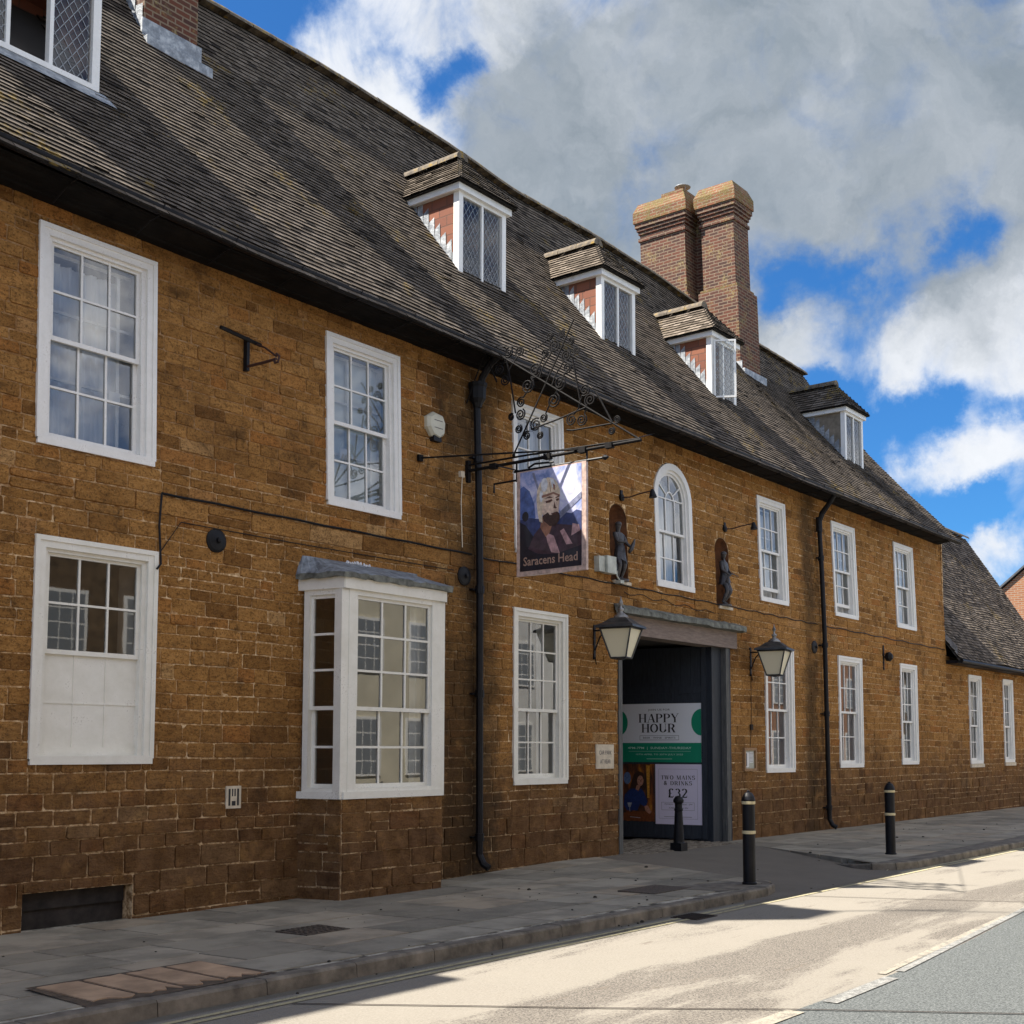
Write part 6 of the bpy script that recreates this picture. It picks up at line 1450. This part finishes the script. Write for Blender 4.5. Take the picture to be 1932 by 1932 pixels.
link('frame', mb, 'oak', MC); mb = MB(); mb.box(TW, 20.27, 20.65, 1.275, 1.60, 0.0, 0.02); link('backing', mb, 'boxwhite', MC); mb = MB(); mb.box(TW, 20.29, 20.44, 1.30, 1.57, 0.021, 0.024); mb.box(TW, 20.46, 20.60, 1.38, 1.58, 0.021, 0.024); link('menu_sheets', mb, 'paper', MC)
mb = MB()
for k in range(7): mb.box(TW, 20.47, 20.59, 1.40 + 0.024 * k, 1.407 + 0.024 * k, 0.0245, 0.025)
mb.box(TW, 20.31, 20.36, 1.32, 1.55, 0.0245, 0.025)
link('printed_lines', mb, 'inkg', MC)
EB = thing('junction_box', (15.72, 0, 4.45), 'pale weathered electrical box with a floodlight beside the left niche', 'junction box'); mb = MB(); mb.box(TW, 15.50, 15.66, 4.34, 4.58, 0.0, 0.10); mb.box(TW, 15.67, 15.92, 4.33, 4.60, 0.02, 0.14); link('housing', mb, 'boxwhite', EB)
mb = MB(); mb.tube([(15.92, -0.08, 4.46), (16.0, -0.10, 4.42), (15.98, -0.10, 4.32), (16.04, -0.12, 4.24)], 0.014, 6); mb.b3(16.0, 16.10, -0.16, -0.06, 4.20, 4.25); link('arm', mb, 'boxwhite', EB); mb = MB(); mb.box(TW, 15.90, 15.99, 4.40, 4.50, 0.03, 0.12); link('sensor', mb, 'black', EB)
# crumbs of lime and droppings on the bay roof and flaked paint on the lintel
mb = MB(); rng = random.Random(44)
for k in range(22): mb.lathe((10.2 + 0.35 * rng.random(), -0.04 - 0.10 * rng.random(), 3.80 + 0.02 * rng.random()), [(0.016 * rng.uniform(.5, 1.3), 0), (0.014, 0.02), (0.004, 0.035)], 5, a0=rng.random() * 6)
o = link('lime_crumbs', mb, 'paper'); o['kind'] = 'stuff'; tag(o, 'small white crumbs lying on the bay window roof', 'crumbs')
# cables
mb = MB(); rng = random.Random(6)
def sag(x0, x1, z0, z1, y=-0.030, r=0.011, s=0.012, n=24): return mb.tube([(x0 + (x1 - x0) * k / n, y, z0 + (z1 - z0) * k / n - (s * math.sin(k * 1.3) if 0 < k < n else 0)) for k in range(n + 1)], r, 5)
sag(7.60, 12.55, 4.235, 4.225, r=0.014, s=0.004); mb.tube([(7.60, -0.03, 4.235), (7.58, -0.03, 3.9), (7.60, -0.045, 3.50), (7.55, -0.05, 3.44)], 0.012, 5)
tag(link('cable', mb, 'black', org=(7.6, 0, 4.2)), 'black cable running along the wall from the boarded window to the near downpipe', 'cable')
mb = MB(); sag(12.75, 20.3, 4.21, 4.19, r=0.010, s=0.010, n=40); sag(16.3, 19.2, 4.10, 4.02, s=0.03, r=0.006, n=20); sag(20.3, 23.5, 4.19, 4.17, r=0.009); sag(23.9, 31.0, 4.17, 4.14, r=0.010, n=30)
tag(link('cable', mb, 'black', org=(16, 0, 4.2)), 'dark cable sagging along the wall over the archway and on to the right', 'cable')
mb = MB(); mb.tube([(7.60, -0.025, 3.62), (7.85, -0.025, 3.97), (9.5, -0.025, 3.96), (12.2, -0.025, 3.97)], 0.006, 4)
tag(link('thin_wire', mb, 'grime', org=(8, 0, 3.9)), 'thin wire rising from the boarded window corner and running below the cable', 'cable')
mb = MB(); mb.tube([(12.36, -0.022, 5.25), (12.34, -0.022, 4.9), (12.37, -0.022, 4.3)], 0.008, 4); mb.b3(12.33, 12.40, -0.03, 0.02, 5.25, 5.33)
tag(link('thin_wire', mb, 'plaque', org=(12.36, 0, 4.8)), 'pale wire hanging down the stained wall left of the near downpipe', 'cable')
mb = MB(); mb.tube([(20.57, -0.02, 2.95), (20.56, -0.02, 2.1), (20.5, -0.02, 1.67)], 0.006, 4); mb.b3(20.52, 20.60, -0.04, 0.0, 1.98, 2.08)
tag(link('thin_wire', mb, 'grime', org=(20.5, 0, 2.3)), 'thin wire dropping from the right lantern to the menu case', 'cable')

# ---------------------------------------------------------------- low wing beyond the inn
LW = thing('low_wing', (31.2, 0, 0), 'single storey ironstone wing with a deep tiled roof beyond the inn', 'building')
WX = 42.0
F1 = (32.9, 33.9, 1.30, 3.60); F2 = (35.83, 36.72, 1.32, 3.62)
def TL(u, z, d): return (u, 0.03 - d, z)
rects = [(31.15, WX - 0.2, -0.3, 4.0)]
for h in (F1, F2): rects = rsub(rects, h)
mb = MB()
for q in rects: mb.quad(TL(q[0], q[2], 0), TL(q[1], q[2], 0), TL(q[1], q[3], 0), TL(q[0], q[3], 0))
for (x0, x1, z0, z1) in (F1, F2):
    for a, b, c, d in ((x0, z0, x0, z1), (x0, z1, x1, z1), (x1, z1, x1, z0), (x1, z0, x0, z0)): mb.quad(TL(a, b, 0), TL(c, d, 0), TL(c, d, -0.42), TL(a, b, -0.42))
link('wall_joints', mb, 'mortar', LW)
mb = MB(); stones(mb, TL, 31.15, WX - 0.2, -0.16, 4.0, [F1, F2], rowh, wid, 31); link('stonework', mb, 'stone', LW)
for F in (F1, F2):
    fo = sash_window(TL, *F, 3, 3, 2, 'dark', LW, meet=0.42, cas=0.08)
    s = MB(); s.box(TL, F[0] - 0.02, F[1] + 0.05, F[2] - 0.13, F[2] - 0.04, -0.05, 0.05); link('sill', s, 'plaque', fo)
EY = [-0.35, 0.4, 1.11, 1.79, 2.95]; EZ = [3.92, 4.95, 5.85, 6.95, 8.78]
def ez(x, y): return interp(y, EY, EZ) + 0.02 * math.sin(1.3 * x + y) + 0.012 * math.sin(3.1 * x - 2 * y)
mb = MB(); rng = random.Random(77); y = -0.35; row = 0
while y < 2.94:
    sl = (interp(y + 0.02, EY, EZ) - interp(y, EY, EZ)) / 0.02; dy = 0.104 / math.sqrt(1 + sl * sl); nrm = Vector((0, -sl, 1)).normalized(); x = 31.12 + (0.083 if row % 2 else 0)
    while x < WX:
        u1 = min(x + 0.163, WX); tile(mb, lambda u, v: Vector((u, v, ez(u, v))), nrm, 0, rng.random(), x + .002, u1 - .002, y, y + dy * 1.25, rng.uniform(-.004, .007), rng.uniform(-.004, .004)); x += 0.165
    y += dy; row += 1
rf = link('roof', mb, 'tile', LW)
mb = MB()
for a, b in zip(EY, EY[1:]): mb.quad((31.1, a, interp(a, EY, EZ) - .05), (WX, a, interp(a, EY, EZ) - .05), (WX, b, interp(b, EY, EZ) - .05), (31.1, b, interp(b, EY, EZ) - .05))
mb.quad((31.1, 2.95, 8.7), (WX, 2.95, 8.7), (WX, 6.2, 4.0), (31.1, 6.2, 4.0)); mb.quad((31.1, 6.2, 0), (WX, 6.2, 0), (WX, 6.2, 4.0), (31.1, 6.2, 4.0)); mb.quad((WX - .05, 0.05, 0), (WX - .05, 6.2, 0), (WX - .05, 6.2, 4.0), (WX - .05, 2.95, 8.7), (WX - .05, 0.05, 4.2)); mb.quad((31.2, 0.1, 3.9), (WX, 0.1, 3.9), (WX, 6, 3.9), (31.2, 6, 3.9))
link('roof_deck', mb, 'dark', LW)
mb = MB(); x = 31.2
while x < WX:
    a = [[(xx, 2.95 + 0.16 * math.cos(t), 8.76 + 0.12 * math.sin(t)) for t in [math.pi * k / 8 for k in range(9)]] for xx in (x, x + 0.44)]; mb.add(a[0] + a[1], [(k, k + 1, 9 + k + 1, 9 + k) for k in range(8)]); x += 0.45
link('ridge_tiles', mb, 'ridge', rf)
mb = MB(); mb.b3(31.16, WX, -0.30, 0.02, 3.80, 3.88); mb.tube([(31.2, -0.38, 3.86), (WX, -0.38, 3.84)], 0.05, 8); link('gutter', mb, 'black', LW)
# lead flashing where the wing roof meets the inn
mb = MB()
for k in range(8):
    y0 = -0.3 + 0.3 * k; mb.add([(31.165, y0, ez(31.2, y0)), (31.165, y0 + .3, ez(31.2, y0 + .3)), (31.165, y0 + .3, ez(31.2, y0 + .3) + .16), (31.165, y0, ez(31.2, y0) + .22)], [(0, 1, 2, 3)])
link('lead_flashing', mb, 'lead', LW)

# brick house beyond
BH = thing('brick_house', (46, 0, 0), 'sunlit orange brick gable showing beyond the low roof', 'house')
mb = MB(); mb.add([(46, -0.1, -.3), (46, 6, -.3), (46, 6, 5.0), (46, 0.9, 9.15), (46, -0.1, 8.3), (56, -0.1, -.3), (56, 6, -.3), (56, 6, 5.0), (56, 0.9, 9.15), (56, -0.1, 8.3)], [(0, 1, 2, 3, 4), (9, 8, 7, 6, 5), (0, 4, 9, 5), (1, 6, 7, 2)]); link('wall', mb, 'hbrick', BH)
mb = MB(); a, b, c_2 = Vector((0, 6.2, 4.9)), Vector((0, 0.9, 9.22)), Vector((0, -0.5, 8.05))
for p, q in ((a, b), (b, c_2)): mb.add([(45.9, p.y, p.z), (45.9, q.y, q.z), (56, q.y, q.z), (56, p.y, p.z), (45.9, p.y, p.z + .08), (45.9, q.y, q.z + .08), (56, q.y, q.z + .08), (56, p.y, p.z + .08)], [(0, 1, 2, 3), (4, 7, 6, 5), (0, 4, 5, 1), (3, 2, 6, 7), (0, 3, 7, 4), (1, 5, 6, 2)])
link('roof', mb, 'slate', BH)
mb = MB(); mb.b3(46.3, 46.9, 1.3, 2.14, 7.5, 9.5); mb.b3(46.25, 46.95, 1.25, 2.19, 9.2, 9.3); link('chimney', mb, 'chim', BH)

# ---------------------------------------------------------------- houses across the street (behind the camera, seen only as reflections)
def house(x0, x1, h, m, lab, wm='dglass', roofm='slate'):
    o = thing('terraced_house', (x0, -14.2, 0), lab, 'house', 'houses across the street')
    b = MB(); b.b3(x0, x1, -22, -14.2, -0.2, h); link('wall', b, m, o)
    b = MB(); b.add([(x0, -14.0, h - .1), (x1, -14.0, h - .1), (x1, -18.1, h + 3), (x0, -18.1, h + 3), (x1, -22.2, h - .1), (x0, -22.2, h - .1)], [(0, 1, 2, 3), (3, 2, 4, 5)]); link('roof', b, roofm, o)
    n = max(2, int((x1 - x0) / 1.9)); 
    for k in range(n):
        cx = x0 + (x1 - x0) * (k + .5) / n
        for z0, z1 in ((0.9, 2.5), (3.7, 5.2)):
            if z1 > h: continue
            if z0 < 1 and k == 0: z0 = 0.05
            b = MB(); T2 = lambda u, z, d: (u, -14.2 + d, z); b.box(T2, cx - .55, cx + .55, z0, z1, 0.0, 0.04); w = link('window', b, 'white', o); b = MB(); 
            for i in (0, 1, 2):
                for j in range(4): b.box(T2, cx - .48 + .325 * i, cx - .48 + .325 * i + .30, z0 + .06 + (z1 - z0 - .1) * j / 4, z0 + .02 + (z1 - z0 - .1) * (j + 1) / 4, 0.04, 0.045)
            link('pane', b, wm, w)
house(-14, 4, 6.6, 'hbrick', 'red brick terraced house across the street at the left end'); house(4, 18.5, 6.8, 'dstone', 'dark ironstone house across the street')
house(18.5, 29, 6.2, 'render_c', 'cream rendered house across the street'); house(29, 42, 7.0, 'render_w', 'white rendered house down the other side of the street'); house(42, 64, 7.4, 'hbrick', 'long red brick terrace down the other side'); house(64, 110, 6.0, 'dstone', 'long stone building at the far end of the other side')
